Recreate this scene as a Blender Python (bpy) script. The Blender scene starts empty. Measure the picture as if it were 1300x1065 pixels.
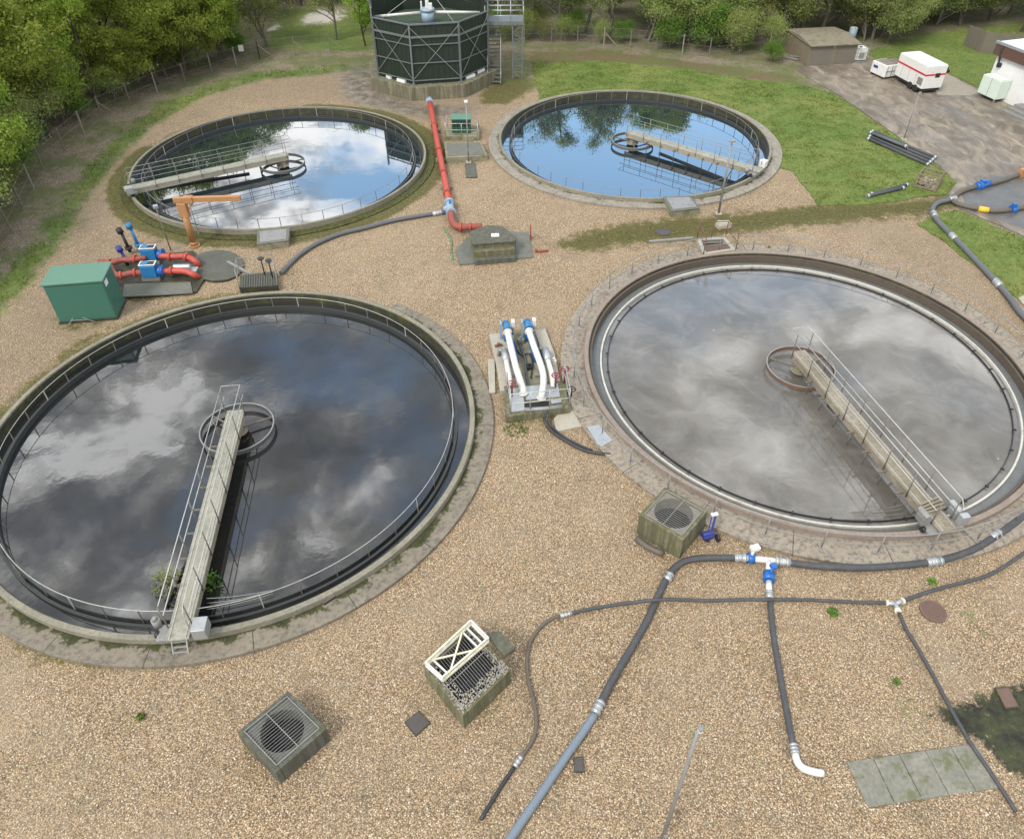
import bpy, math, random
import numpy as np
from mathutils import Vector, Matrix
random.seed(7); rng = np.random.default_rng(7)
R_ = math.radians
sc = bpy.context.scene
COL = sc.collection
# ---------------------------------------------------------------- camera
PITCH, ROLL, F, CZ = R_(40.377), R_(-0.4017), 955., 20.95
cp, sp = math.cos(PITCH), math.sin(PITCH)
cr, sr = math.cos(ROLL), math.sin(ROLL)
cam_d = bpy.data.cameras.new('Camera'); cam = bpy.data.objects.new('Camera', cam_d); COL.objects.link(cam)
cam.matrix_world = Matrix(((cr, -sr, 0, 0), (sp*sr, sp*cr, -cp, 0), (cp*sr, cp*cr, sp, CZ), (0, 0, 0, 1)))
cam_d.sensor_fit = 'HORIZONTAL'; cam_d.sensor_width = 36; cam_d.lens = F/1300*36
cam_d.shift_y = -45/1300; cam_d.clip_end = 2000; cam_d.clip_start = .1
sc.camera = cam
# ------------------------------------------- where a point of the plan lies on the ground
def ray(px, py):
    x = (px-650)/F; y = -(py-487.5)/F
    xr = x*cr - y*sr; yr = x*sr + y*cr
    return xr, cp + yr*sp, -sp + yr*cp
def G(px, py, z=0.):
    X, Y, Z = ray(px, py); t = (z-CZ)/Z
    return (X*t, Y*t)
def G3(px, py, z=0.):
    p = G(px, py, z); return Vector((p[0], p[1], z))
def PR(x, y, z):
    Z = z-CZ; d = y*cp - Z*sp; yr = (y*sp+Z*cp)/d; xr = x/d
    return 650+F*(xr*cr+yr*sr), 487.5-F*(-xr*sr+yr*cr)
def mid(*ps):
    return tuple(sum(p[i] for p in ps)/len(ps) for i in range(len(ps[0])))
# ---------------------------------------------------------------- meshes
class MB:
    def __init__(s): s.v = []; s.f = []; s.sm = []
    def add(s, vs, fs, smooth=False):
        b = len(s.v); s.v += [tuple(v) for v in vs]
        s.f += [tuple(b+i for i in f) for f in fs]; s.sm += [smooth]*len(fs)
        return s
    def prism(s, poly, z0, z1, top=None):
        n = len(poly)
        a = sum(poly[i][0]*poly[(i+1) % n][1]-poly[(i+1) % n][0]*poly[i][1] for i in range(n))
        if a < 0: poly = poly[::-1]; top = top[::-1] if top else None
        t = top or poly
        vs = [(p[0], p[1], z0) for p in poly]+[(p[0], p[1], z1) for p in t]
        fs = [tuple(range(n))[::-1], tuple(range(n, 2*n))]+[(i, (i+1) % n, n+(i+1) % n, n+i) for i in range(n)]
        return s.add(vs, fs)
    def box(s, c, size, rz=0, u=None):
        if u is not None: rz = math.atan2(u[1], u[0])
        ca, sa = math.cos(rz), math.sin(rz); hx, hy, hz = size[0]/2, size[1]/2, size[2]/2
        vs = []
        for z in (-hz, hz):
            for x, y in ((-hx, -hy), (hx, -hy), (hx, hy), (-hx, hy)):
                vs.append((c[0]+x*ca-y*sa, c[1]+x*sa+y*ca, c[2]+z))
        return s.add(vs, [(3, 2, 1, 0), (4, 5, 6, 7), (0, 1, 5, 4), (1, 2, 6, 5), (2, 3, 7, 6), (3, 0, 4, 7)])
    def beam(s, p0, p1, w, h, up=(0, 0, 1)):
        p0, p1 = Vector(p0), Vector(p1); d = (p1-p0).normalized(); up = Vector(up)
        if abs(d.dot(up)) > .98: up = Vector((1, 0, 0))
        a = d.cross(up).normalized(); b = a.cross(d)
        vs = []
        for p in (p0, p1):
            for x, y in ((-1, -1), (1, -1), (1, 1), (-1, 1)): vs.append(p+a*(x*w/2)+b*(y*h/2))
        return s.add(vs, [(3, 2, 1, 0), (4, 5, 6, 7), (0, 1, 5, 4), (1, 2, 6, 5), (2, 3, 7, 6), (3, 0, 4, 7)])
    def tube(s, pts, r, n=8, closed=False, caps=True):
        pts = [Vector(p) for p in pts]; m = len(pts)
        rs = r if isinstance(r, (list, tuple)) else [r]*m
        tg = []
        for i in range(m):
            if closed: t = pts[(i+1) % m]-pts[i-1]
            else: t = pts[min(i+1, m-1)]-pts[max(i-1, 0)]
            tg.append(t.normalized())
        a = tg[0].orthogonal().normalized()
        if abs(tg[0].z) < .9: a = tg[0].cross(Vector((0, 0, 1))).normalized()
        vs = []
        for i in range(m):
            a = (a-tg[i]*a.dot(tg[i])).normalized(); b = tg[i].cross(a)
            for k in range(n):
                w = 2*math.pi*k/n; vs.append(pts[i]+(a*math.cos(w)+b*math.sin(w))*rs[i])
        fs = []
        for i in range(m if closed else m-1):
            j = (i+1) % m
            for k in range(n):
                l = (k+1) % n; fs.append((i*n+k, i*n+l, j*n+l, j*n+k))
        s.add(vs, fs, n > 4)
        if caps and not closed:
            b = len(s.v)-len(vs)
            s.f += [tuple(b+k for k in range(n))[::-1], tuple(b+(m-1)*n+k for k in range(n))]; s.sm += [False, False]
        return s
    def cyl(s, p0, p1, r0, r1=None, n=16):
        return s.tube([p0, p1], [r0, r0 if r1 is None else r1], n)
    def ring(s, c, z0, z1, r0, r1, n=128, a0=0, a1=None):
        full = a1 is None; a1 = a0+2*math.pi if full else a1
        m = n if full else n+1; vs = []
        for i in range(m):
            w = a0+(a1-a0)*i/n; x, y = math.cos(w), math.sin(w)
            for r, z in ((r0, z0), (r1, z0), (r1, z1), (r0, z1)): vs.append((c[0]+x*r, c[1]+y*r, z))
        fs = []
        for i in range(n):
            j = (i+1) % m
            for k in range(4):
                l = (k+1) % 4; fs.append((i*4+k, j*4+k, j*4+l, i*4+l)[::-1])
        if not full: fs += [(0, 1, 2, 3)[::-1], tuple(4*n+k for k in (0, 1, 2, 3))]
        return s.add(vs, fs)
    def build(s, name, mat, parent=None, origin=None, bevel=0):
        V_ = np.array(s.v, float)
        if origin is None:
            if parent is not None: origin = parent['_o']
            else: origin = [(V_[:, 0].min()+V_[:, 0].max())/2, (V_[:, 1].min()+V_[:, 1].max())/2, V_[:, 2].min()]
        origin = [float(q) for q in origin]
        me = bpy.data.meshes.new(name)
        me.from_pydata((V_-np.array(origin)).tolist(), [], s.f)
        me.polygons.foreach_set('use_smooth', s.sm); me.materials.append(mat); me.update()
        o = bpy.data.objects.new(name, me); COL.objects.link(o)
        if parent is not None:
            o.parent = parent
            o.location = [origin[i]-parent['_o'][i] for i in range(3)]
        else: o.location = origin
        o['_o'] = origin
        if bevel:
            b = o.modifiers.new('Bevel', 'BEVEL'); b.width = bevel; b.segments = 2; b.limit_method = 'ANGLE'; b.angle_limit = R_(50)
        return o
def tag(o, label=None, cat=None, group=None, kind=None):
    if label: o['label'] = label
    if cat: o['category'] = cat
    if group: o['group'] = group
    if kind: o['kind'] = kind
    return o
def thing(name, label, cat, loc, group=None):
    o = bpy.data.objects.new(name, None); COL.objects.link(o); o.location = loc
    o['_o'] = [float(q) for q in loc]; o.empty_display_size = .3
    return tag(o, label, cat, group)
def smooth_path(pts, step=.18):
    P = [Vector(p) for p in pts]; P = [P[0]*2-P[1]]+P+[P[-1]*2-P[-2]]; out = []
    for i in range(1, len(P)-2):
        a, b, c, d = P[i-1:i+3]; n = max(2, int((c-b).length/step))
        for k in range(n):
            t = k/n
            out.append(.5*((2*b)+(c-a)*t+(2*a-5*b+4*c-d)*t*t+(3*b-a-3*c+d)*t**3))
    out.append(P[-2]); return out
def wavy(poly, step=.25, amp=.12):
    out = []; n = len(poly); s = 0; ph = [random.uniform(0, 6.28) for _ in range(4)]
    for i in range(n):
        a, b = Vector(poly[i][:2]), Vector(poly[(i+1) % n][:2]); L = (b-a).length; m = max(1, int(L/step))
        nn = Vector((-(b-a).y, (b-a).x)).normalized()
        for k in range(m):
            s += L/m
            d = amp*(.5*math.sin(s*.9+ph[0])+.35*math.sin(s*2.3+ph[1])+.35*math.sin(s*5.1+ph[2])+random.uniform(-.4, .4))
            p = a+(b-a)*(k/m)+nn*d; out.append((p.x, p.y))
    return out
# ---------------------------------------------------------------- materials
def mat(name):
    m = bpy.data.materials.new(name); m.use_nodes = True; nt = m.node_tree
    return m, nt, nt.nodes['Principled BSDF']
def N(nt, t, **kw):
    n = nt.nodes.new(t)
    for k, v in kw.items():
        if k in n.inputs: n.inputs[k].default_value = v
        else: setattr(n, k, v)
    return n
def L(nt, a, b): nt.links.new(a, b)
def pos(nt, scale=1.):
    g = N(nt, 'ShaderNodeNewGeometry'); m = N(nt, 'ShaderNodeVectorMath', operation='SCALE'); L(nt, g.outputs['Position'], m.inputs[0]); m.inputs['Scale'].default_value = scale
    return m.outputs[0]
def noise(nt, scale, detail=4, rough=.55, vec=None, dist=0.):
    n = N(nt, 'ShaderNodeTexNoise'); n.inputs['Scale'].default_value = scale; n.inputs['Detail'].default_value = detail
    n.inputs['Roughness'].default_value = rough; n.inputs['Distortion'].default_value = dist
    L(nt, vec if vec is not None else pos(nt), n.inputs['Vector']); return n.outputs['Fac']
def ramp(nt, fac, stops, interp='LINEAR'):
    r = N(nt, 'ShaderNodeValToRGB'); r.color_ramp.interpolation = interp; e = r.color_ramp.elements
    while len(e) < len(stops): e.new(.5)
    for q, (p, c) in zip(e, stops):
        q.position = p; q.color = (c, c, c, 1) if isinstance(c, (int, float)) else (*c, 1)
    L(nt, fac, r.inputs['Fac']); return r.outputs['Color']
def mix(nt, fac, a, b, mode='MIX'):
    m = N(nt, 'ShaderNodeMix', data_type='RGBA', blend_type=mode)
    for i, v in ((0, fac), (6, a), (7, b)):
        if hasattr(v, 'is_linked') or hasattr(v, 'links'): L(nt, v, m.inputs[i])
        elif isinstance(v, (int, float)) and i == 0: m.inputs[0].default_value = v
        else: m.inputs[i].default_value = (*v, 1) if len(v) == 3 else v
    return m.outputs[2]
def math_(nt, op, a, b=None, c=None, clamp=False):
    m = N(nt, 'ShaderNodeMath', operation=op, use_clamp=clamp)
    for i, v in enumerate((a, b, c)):
        if v is None: continue
        if isinstance(v, (int, float)): m.inputs[i].default_value = v
        else: L(nt, v, m.inputs[i])
    return m.outputs[0]
def bump(nt, b, h, strength=.3, dist=.02):
    n = N(nt, 'ShaderNodeBump'); n.inputs['Strength'].default_value = strength; n.inputs['Distance'].default_value = dist
    L(nt, h, n.inputs['Height']); L(nt, n.outputs[0], b.inputs['Normal'])
def concrete(name, c0, c1, moss=0., stain=.5, rough=.85, streak=False):
    m, nt, b = mat(name)
    n1 = noise(nt, 1.1, 7, .65); n2 = noise(nt, 9, 6, .7); n3 = noise(nt, 55, 3, .6)
    col = mix(nt, ramp(nt, n1, [(.35, 0.), (.65, 1.)]), c0, c1)
    col = mix(nt, ramp(nt, n2, [(.42, 0.), (.7, stain)]), col, tuple(q*.38 for q in c0))
    if streak:
        mp = N(nt, 'ShaderNodeMapping'); L(nt, pos(nt), mp.inputs[0]); mp.inputs['Scale'].default_value = (5, 5, .35)
        ns = noise(nt, 1, 5, .7, mp.outputs[0]); col = mix(nt, ramp(nt, ns, [(.42, 0.), (.56, .85)]), col, (.045, .042, .024))
    if moss:
        nm = noise(nt, 2.1, 8, .7); col = mix(nt, ramp(nt, nm, [(.62-moss*.35, 0.), (.7-moss*.3, .85)]), col, (.075, .085, .014))
    col = mix(nt, math_(nt, 'MULTIPLY', n3, .5), col, tuple(min(1, q*1.35) for q in c1))
    L(nt, col, b.inputs['Base Color']); b.inputs['Roughness'].default_value = rough
    bump(nt, b, n3, .4, .012); return m
def painted(name, c, rough=.45, metal=0., dirt=.25, dc=(.09, .075, .05)):
    m, nt, b = mat(name)
    n1 = noise(nt, 3.1, 8, .7); n2 = noise(nt, 14, 5, .7)
    col = mix(nt, ramp(nt, n1, [(.5, 0.), (.75, dirt)]), c, dc)
    col = mix(nt, ramp(nt, n2, [(.52, 0.), (.8, dirt)]), col, tuple(q*.55 for q in c))
    L(nt, col, b.inputs['Base Color']); b.inputs['Metallic'].default_value = metal
    L(nt, ramp(nt, n2, [(.3, max(.05, rough-.1)), (.7, min(1., rough+.2))]), b.inputs['Roughness'])
    bump(nt, b, n2, .12, .01); return m
M = {}
M['conc'] = concrete('concrete', (.30, .27, .215), (.23, .21, .17), .0, .5)
M['conc_light'] = concrete('pale concrete', (.38, .35, .29), (.30, .28, .23), .0, .45)
M['conc_moss'] = concrete('mossy concrete', (.27, .25, .18), (.17, .165, .11), .35, .6)
M['conc_box'] = concrete('stained concrete', (.21, .20, .12), (.13, .125, .075), .3, .8, streak=True)
M['conc_plinth'] = concrete('streaked concrete', (.25, .23, .155), (.16, .148, .10), .12, .8, streak=True)
M['conc_dark'] = concrete('wet concrete', (.028, .028, .020), (.045, .044, .030), .3, .6, rough=.5)
M['box_dark'] = concrete('dark lichened concrete', (.13, .13, .11), (.085, .088, .07), .2, .7, streak=True)
M['conc_path'] = concrete('weathered path concrete', (.25, .24, .20), (.15, .15, .12), .28, .85)
M['slab'] = concrete('grey slab', (.15, .152, .135), (.105, .108, .09), .15, .5)
M['rimA'] = concrete('tank rim', (.27, .25, .195), (.17, .16, .12), .05, .85)
M['lipD'] = painted('dull brown lip', (.10, .078, .06), .7, .1, .6, (.04, .034, .026))
M['rimD'] = concrete('brown stained rim', (.185, .145, .115), (.25, .205, .17), .0, .7)
M['deck'] = concrete('bridge deck concrete', (.36, .35, .29), (.23, .225, .18), .12, .8)
M['deckD'] = concrete('soiled bridge deck', (.34, .30, .24), (.17, .145, .10), .12, .9)
M['galv'] = painted('galvanised steel', (.42, .44, .45), .42, .6, .3)
M['galv_dull'] = painted('dull steel', (.27, .27, .26), .55, .4, .5)
M['rail'] = painted('handrail steel', (.42, .42, .39), .5, .25, .5, (.15, .09, .05))
M['railpost'] = painted('handrail post steel', (.17, .155, .13), .6, .2, .5, (.10, .06, .035))
M['rust'] = painted('rusty steel', (.17, .09, .055), .75, .2, .6)
M['black'] = painted('black steel', (.018, .018, .02), .5, 0, .3, (.05, .05, .04))
M['weir'] = painted('dark weir plate', (.085, .095, .095), .5, 0, .5, (.03, .03, .02))
M['weir_dk'] = painted('black weir plate', (.032, .036, .036), .5, 0, .5, (.06, .06, .045))
M['weir_white'] = painted('white weir plate', (.50, .49, .44), .6, 0, .7, (.16, .14, .10))
M['trough'] = painted('grey trough floor', (.13, .14, .14), .3, 0, .6, (.07, .07, .06))
M['rubber'] = painted('grey hose', (.05, .053, .058), .55, 0, .5, (.14, .12, .09))
M['rubber_mid'] = painted('mid grey hose', (.095, .102, .112), .55, 0, .4, (.15, .14, .11))
M['rubber_lt'] = painted('pale grey hose', (.15, .185, .225), .45, 0, .3, (.15, .14, .11))
M['rubber_bk'] = painted('black hose', (.025, .027, .03), .5, 0, .3, (.09, .085, .06))
M['brown_pipe'] = painted('old brown hose', (.10, .088, .07), .6, 0, .5)
M['red'] = painted('red pipe paint', (.40, .062, .042), .5, 0, .6, (.22, .085, .05))
M['red_old'] = painted('faded red pipe paint', (.24, .06, .042), .6, 0, .8, (.16, .08, .05))
M['orange'] = painted('orange crane paint', (.38, .195, .08), .5, 0, .45, (.28, .11, .05))
M['green_k'] = painted('green cabinet paint', (.04, .13, .098), .4, 0, .25, (.06, .12, .08))
M['green_r'] = painted('painted-lit green roof', (.09, .20, .145), .5, 0, .4, (.12, .18, .12))  # lighter copy of the cabinet green; light on the tops painted in
M['green_d'] = painted('dark green sheet', (.010, .020, .012), .55, 0, .5, (.03, .03, .02))
M['green_s'] = painted('small cabinet green', (.022, .075, .05), .45, 0, .3)
M['blue'] = painted('blue valve paint', (.012, .11, .38), .35, 0, .25, (.05, .08, .12))
M['blue_d'] = painted('navy paint', (.025, .04, .20), .4, 0, .3)
M['blue_p'] = painted('pump blue', (.02, .16, .36), .4, 0, .35, (.10, .12, .12))
M['blue_lt'] = painted('pale blue grey paint', (.25, .34, .42), .5, 0, .4)
M['white'] = painted('white paint', (.64, .64, .62), .4, 0, .3, (.30, .27, .22))
M['white_pipe'] = painted('white pipe', (.60, .60, .57), .4, 0, .45, (.30, .25, .18))
M['cream'] = painted('cream paint', (.66, .63, .48), .5, 0, .5, (.30, .24, .13))
M['pale_g'] = painted('pale green cabinet', (.55, .64, .56), .45, 0, .2, (.3, .3, .22))
M['tframe'] = painted('tower frame steel', (.16, .18, .185), .5, .3, .4)
M['maroon'] = painted('dark red handwheel', (.20, .015, .03), .45, 0, .3)
M['yellow'] = painted('yellow band', (.65, .42, .03), .5, 0, .2)
M['brownfascia'] = painted('brown fascia', (.10, .055, .04), .6, 0, .4)
M['wood'] = painted('weathered wood', (.24, .19, .13), .8, 0, .6)
M['wood_g'] = painted('grey fence boards', (.16, .14, .115), .85, 0, .6, (.08, .09, .04))
M['redstripe'] = painted('red stripe', (.50, .02, .05), .4, 0, .1)
M['ironm'] = painted('iron cover', (.085, .075, .07), .6, .3, .5)
M['ironb'] = painted('rusty iron cover', (.15, .095, .075), .7, .2, .5)
M['hole'] = painted('dark hole', (.008, .008, .009), .7, 0, .2, (.015, .015, .012))  # near-black colour paints in the shade of pits and openings
M['shedroof'] = concrete('mossy shed roof', (.22, .19, .14), (.17, .15, .11), .32, .6)
M['shedwall'] = painted('brown shed boards', (.19, .155, .105), .8, 0, .6, (.07, .06, .04))
M['hedge_green'] = painted('green rope', (.03, .25, .12), .5, 0, .1)
M['roofw'] = painted('pale roof', (.62, .66, .70), .4, 0, .2)
M['fabric_light'] = painted('lamp housing', (.75, .76, .76), .4, 0, .1)
# ================================================================ world, sun
SUN_EL, SUN_AZ = R_(48), R_(-140)     # the sun behind the camera and to its left
w = bpy.data.worlds.new('World'); sc.world = w; w.use_nodes = True; nt = w.node_tree
bg = nt.nodes['Background']; bg.inputs['Strength'].default_value = .088
sky = N(nt, 'ShaderNodeTexSky', sky_type='NISHITA'); sky.sun_disc = False; sky.sun_elevation = SUN_EL; sky.sun_rotation = SUN_AZ
tc = N(nt, 'ShaderNodeTexCoord'); sx = N(nt, 'ShaderNodeSeparateXYZ'); L(nt, tc.outputs['Generated'], sx.inputs[0])
zz = math_(nt, 'MAXIMUM', sx.outputs['Z'], .06)
ux = math_(nt, 'DIVIDE', sx.outputs['X'], zz); uy = math_(nt, 'DIVIDE', sx.outputs['Y'], zz)
cv = N(nt, 'ShaderNodeCombineXYZ'); L(nt, ux, cv.inputs[0]); L(nt, uy, cv.inputs[1]); cv.inputs[2].default_value = 3.7
n1 = noise(nt, 2.1, 9, .56, cv.outputs[0], .35)
n2 = noise(nt, 6.5, 8, .60, cv.outputs[0], .3)
# thin clearing low in the north-east, cloud elsewhere
clr = N(nt, 'ShaderNodeVectorMath', operation='DISTANCE'); L(nt, cv.outputs[0], clr.inputs[0]); clr.inputs[1].default_value = (.62, 2.62, 3.7)
hole = N(nt, 'ShaderNodeMapRange', interpolation_type='SMOOTHSTEP'); L(nt, clr.outputs['Value'], hole.inputs[0])
hole.inputs[1].default_value = .35; hole.inputs[2].default_value = 1.75; hole.inputs[3].default_value = -.30; hole.inputs[4].default_value = .17
dens = math_(nt, 'ADD', n1, hole.outputs[0])
cover = ramp(nt, dens, [(.40, 0.), (.60, 1.)])
blob = N(nt, 'ShaderNodeVectorMath', operation='DISTANCE'); L(nt, cv.outputs[0], blob.inputs[0]); blob.inputs[1].default_value = (-.62, 2.15, 3.7)
bst = N(nt, 'ShaderNodeMapRange', interpolation_type='SMOOTHSTEP'); L(nt, blob.outputs['Value'], bst.inputs[0])
bst.inputs[1].default_value = .1; bst.inputs[2].default_value = .85; bst.inputs[3].default_value = .07; bst.inputs[4].default_value = 0.
bright = ramp(nt, math_(nt, 'ADD', bst.outputs[0], math_(nt, 'ADD', math_(nt, 'MULTIPLY', n2, .55), math_(nt, 'MULTIPLY', n1, .5))), [(.41, (3.7, 3.9, 4.3)), (.49, (5.9, 6.1, 6.5)), (.54, (11., 11., 11.)), (.60, (26., 26., 26.))])
L(nt, mix(nt, cover, mix(nt, 1., sky.outputs[0], (5.6, 6.0, 5.6), 'MULTIPLY'), bright), bg.inputs['Color'])
sd = bpy.data.lights.new('Sun', 'SUN'); sd.energy = 2.3; sd.angle = R_(17); sd.color = (1, .955, .88)
so = bpy.data.objects.new('Sun', sd); COL.objects.link(so)
sv = Vector((math.sin(SUN_AZ)*math.cos(SUN_EL), math.cos(SUN_AZ)*math.cos(SUN_EL), math.sin(SUN_EL)))
so.rotation_euler = sv.to_track_quat('Z', 'Y').to_euler(); so.location = (0, 0, 60)
sc.view_settings.view_transform = 'Standard'; sc.view_settings.look = 'None'; sc.view_settings.gamma = 1
sc.view_settings.exposure = .42

# ================================================================ tanks' places (rim level .35 m)
TK = {'A': ((-11.06, 21.95), 9.56), 'D': ((12.655, 25.56), 9.48), 'B': ((-14.98, 47.12), 9.43), 'C': ((8.44, 50.35), 9.22)}
# ================================================================ ground
def pp(*px, z=0.): return [G(a, b, z) for a, b in px]
def sdist(X, Y, poly):
    P = np.array(poly); Q = np.roll(P, -1, 0); d = np.full(X.shape, 1e9); ins = np.zeros(X.shape, bool)
    for (x0, y0), (x1, y1) in zip(P, Q):
        ex, ey = x1-x0, y1-y0; t = np.clip(((X-x0)*ex+(Y-y0)*ey)/(ex*ex+ey*ey+1e-12), 0, 1)
        d = np.minimum(d, np.hypot(X-x0-t*ex, Y-y0-t*ey))
        c = ((y0 > Y) != (y1 > Y)); xi = x0+(Y-y0)/(y1-y0+1e-12)*(x1-x0); ins ^= c & (X < xi)
    return np.where(ins, -d, d)
def soft(sd, wdt): return np.clip(.5-sd/(2*wdt), 0, 1)
yard = pp((-400, 620), (-60, 440), (0, 396), (62, 330), (108, 255), (150, 200), (195, 158), (255, 124), (330, 103), (440, 92), (475, 100), (640, 104), (680, 112), (990, 120), (1260, 300), (1500, 420), (1900, 700))+[(40, 3), (30, -6), (-30, -6)]
verge = pp((-60, 440), (-60, 385), (5, 345), (40, 312), (68, 275), (95, 235), (122, 198), (155, 166), (205, 132), (262, 107), (330, 92), (440, 82), (440, 90), (335, 101), (262, 121), (200, 155), (150, 200), (108, 255), (62, 330), (10, 385))
field = pp((335, 62), (352, 30), (345, 5), (470, 5), (475, 66), (420, 64))
far_path = pp((340, 30), (420, 17), (480, 12), (480, 17), (420, 24), (340, 40))
band = pp((700, 312), (730, 296), (780, 284), (850, 277), (950, 268), (1040, 259), (1200, 250), (1215, 262), (1180, 274), (1100, 281), (1000, 290), (900, 303), (800, 312), (740, 322))
topstrip = pp((672, 66), (760, 64), (860, 76), (960, 90), (1010, 97), (1015, 106), (950, 100), (860, 86), (760, 78), (672, 80))
towermoss = pp((608, 122), (628, 104), (668, 96), (680, 110), (665, 122), (640, 132), (612, 132))
towerwet = pp((438, 84), (480, 82), (478, 112), (540, 134), (600, 134), (600, 150), (520, 148), (440, 128), (432, 100))
leftmoss = pp((0, 525), (40, 480), (100, 432), (130, 422), (60, 470), (0, 540))
xs = np.concatenate([[-500, -300, -180, -110, -75, -55, -44], np.arange(-38, 46, .30), [50, 60, 75, 110, 180, 300, 500]])
ys = np.concatenate([[-200, -100, -50, -25, -8, -2, 2], np.arange(5, 78, .30), [82, 88, 95, 105, 130, 180, 280, 500, 900]])
X, Y = np.meshgrid(xs, ys); nx, ny = len(xs), len(ys)
Z = .014*np.sin(X*.5+1)*np.sin(Y*.43)+.008*np.sin(X*1.3)*np.cos(Y*1.1)-.022
Z = np.where((X < -34) | (X > 44) | (Y > 74) | (Y < 8), -.03, Z)
idx = np.arange(nx*ny).reshape(ny, nx); fx = (X[:-1, :-1]+X[1:, 1:])/2; fy = (Y[:-1, :-1]+Y[1:, 1:])/2
keep = np.ones(fx.shape, bool)
for c, r in TK.values(): keep &= np.hypot(fx-c[0], fy-c[1]) > r+.15
q = np.stack([idx[:-1, :-1], idx[:-1, 1:], idx[1:, 1:], idx[1:, :-1]], -1)[keep]
me = bpy.data.meshes.new('ground')
me.from_pydata(np.stack([X.ravel(), Y.ravel(), Z.ravel()], -1).tolist(), [], q.tolist())
sy = sdist(X, Y, yard); a_out = soft(-sy, .5)
a_green = np.maximum(soft(sdist(X, Y, verge), .9)*.82, soft(sdist(X, Y, field), .8))
a_moss_contact = np.maximum.reduce([soft(sdist(X, Y, band), .8)*.86, soft(sdist(X, Y, towermoss), .8), soft(sdist(X, Y, leftmoss), .5)*.9])
dB = np.hypot(X-TK['B'][0][0], Y-TK['B'][0][1])-TK['B'][1]
a_moss_contact = np.maximum(a_moss_contact, soft(dB-1.35, .4)*np.where((X < -16) & (Y > 50), .45, 1.05))
dA = np.hypot(X-TK['A'][0][0], Y-TK['A'][0][1])-TK['A'][1]
a_moss_contact = np.maximum(a_moss_contact, soft(dA-1.1, .5)*np.where(X < -12, .62, 0))
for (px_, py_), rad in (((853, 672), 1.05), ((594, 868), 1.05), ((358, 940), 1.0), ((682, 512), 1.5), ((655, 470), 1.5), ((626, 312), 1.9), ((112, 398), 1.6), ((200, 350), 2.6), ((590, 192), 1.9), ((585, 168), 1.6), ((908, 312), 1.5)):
    g_ = G(px_, py_); a_moss_contact = np.maximum(a_moss_contact, soft(np.hypot(X-g_[0], Y-g_[1])-rad, .45)*.50)  # moss collars that also paint contact shade round the bases
a_brown = np.maximum(soft(sdist(X, Y, topstrip), .6), soft(sdist(X, Y, band), 1.0)*.75)
old1 = pp((-60, 440), (0, 396), (60, 330), (108, 255), (150, 200), (255, 124), (330, 100), (480, 92), (640, 104), (660, 130), (560, 150), (430, 128), (300, 132), (165, 200), (150, 290), (250, 320), (150, 430), (0, 560), (-60, 560))
old2 = pp((1020, 275), (1165, 285), (1230, 330), (1320, 430), (1320, 520), (1240, 400), (1150, 330))
a_old = np.maximum(soft(sdist(X, Y, old1), 1.4), soft(sdist(X, Y, old2), 1.2))
a_wet = soft(sdist(X, Y, towerwet), 1.2)
wetc = pp((1180, 905), (1290, 870), (1400, 850), (1400, 1010), (1290, 985), (1250, 945))
a_wet2 = soft(sdist(X, Y, wetc), .35)
a_path = soft(sdist(X, Y, far_path), .4)
for nme, a in (('out', a_out), ('green', a_green), ('moss', a_moss_contact), ('brown', a_brown), ('wet', a_wet), ('wetc', a_wet2), ('farpath', a_path), ('old', a_old)):
    at = me.attributes.new(nme, 'FLOAT', 'POINT'); at.data.foreach_set('value', a.ravel().astype(np.float32))
me.polygons.foreach_set('use_smooth', [True]*len(me.polygons))
ground = bpy.data.objects.new('ground', me); COL.objects.link(ground); ground['kind'] = 'structure'

def grass_color(nt, warm=0.):
    a = noise(nt, .22, 7, .7); b = noise(nt, 2.6, 7, .72); c = noise(nt, 21, 4, .7)
    col = mix(nt, ramp(nt, a, [(.36, 0.), (.62, 1.)]), (.115, .19, .024), (.22, .25, .055))
    col = mix(nt, ramp(nt, b, [(.45, 0.), (.68, .8)]), col, (.06, .11, .016))
    col = mix(nt, ramp(nt, b, [(.22, .55+warm), (.40, 0.)]), col, (.34, .30, .15))
    return mix(nt, ramp(nt, c, [(.35, .6), (.6, 0.)]), col, (.018, .034, .006)), c
m, nt, b = mat('ground')
def attr(n): a = N(nt, 'ShaderNodeAttribute', attribute_name=n); return a.outputs['Fac']
P = pos(nt)
vo = N(nt, 'ShaderNodeTexVoronoi'); vo.inputs['Scale'].default_value = 25; L(nt, P, vo.inputs['Vector'])
sep = N(nt, 'ShaderNodeSeparateColor'); L(nt, vo.outputs['Color'], sep.inputs[0])
stone = ramp(nt, sep.outputs[0], [(0., (.10, .07, .045)), (.20, (.29, .185, .10)), (.45, (.43, .29, .165)), (.66, (.56, .41, .25)), (.84, (.42, .245, .12)), (.95, (.80, .71, .58))])
vo2 = N(nt, 'ShaderNodeTexVoronoi'); vo2.inputs['Scale'].default_value = 41; L(nt, P, vo2.inputs['Vector'])
sep2 = N(nt, 'ShaderNodeSeparateColor'); L(nt, vo2.outputs['Color'], sep2.inputs[0])
stone = mix(nt, .35, stone, ramp(nt, sep2.outputs[1], [(0., (.12, .09, .06)), (.5, (.42, .30, .18)), (1., (.75, .62, .45))]))
stone = mix(nt, ramp(nt, vo.outputs['Distance'], [(.30, 0.), (.72, .85)]), stone, (.075, .048, .026))
stone = mix(nt, 1., stone, (.95, .965, .94), 'MULTIPLY')
stain = noise(nt, .75, 9, .72, dist=1.0)
stone = mix(nt, ramp(nt, stain, [(.52, 0.), (.68, .6)]), stone, mix(nt, .6, stone, (.085, .075, .05)))
fines = noise(nt, .16, 5, .6, dist=.6)
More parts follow.
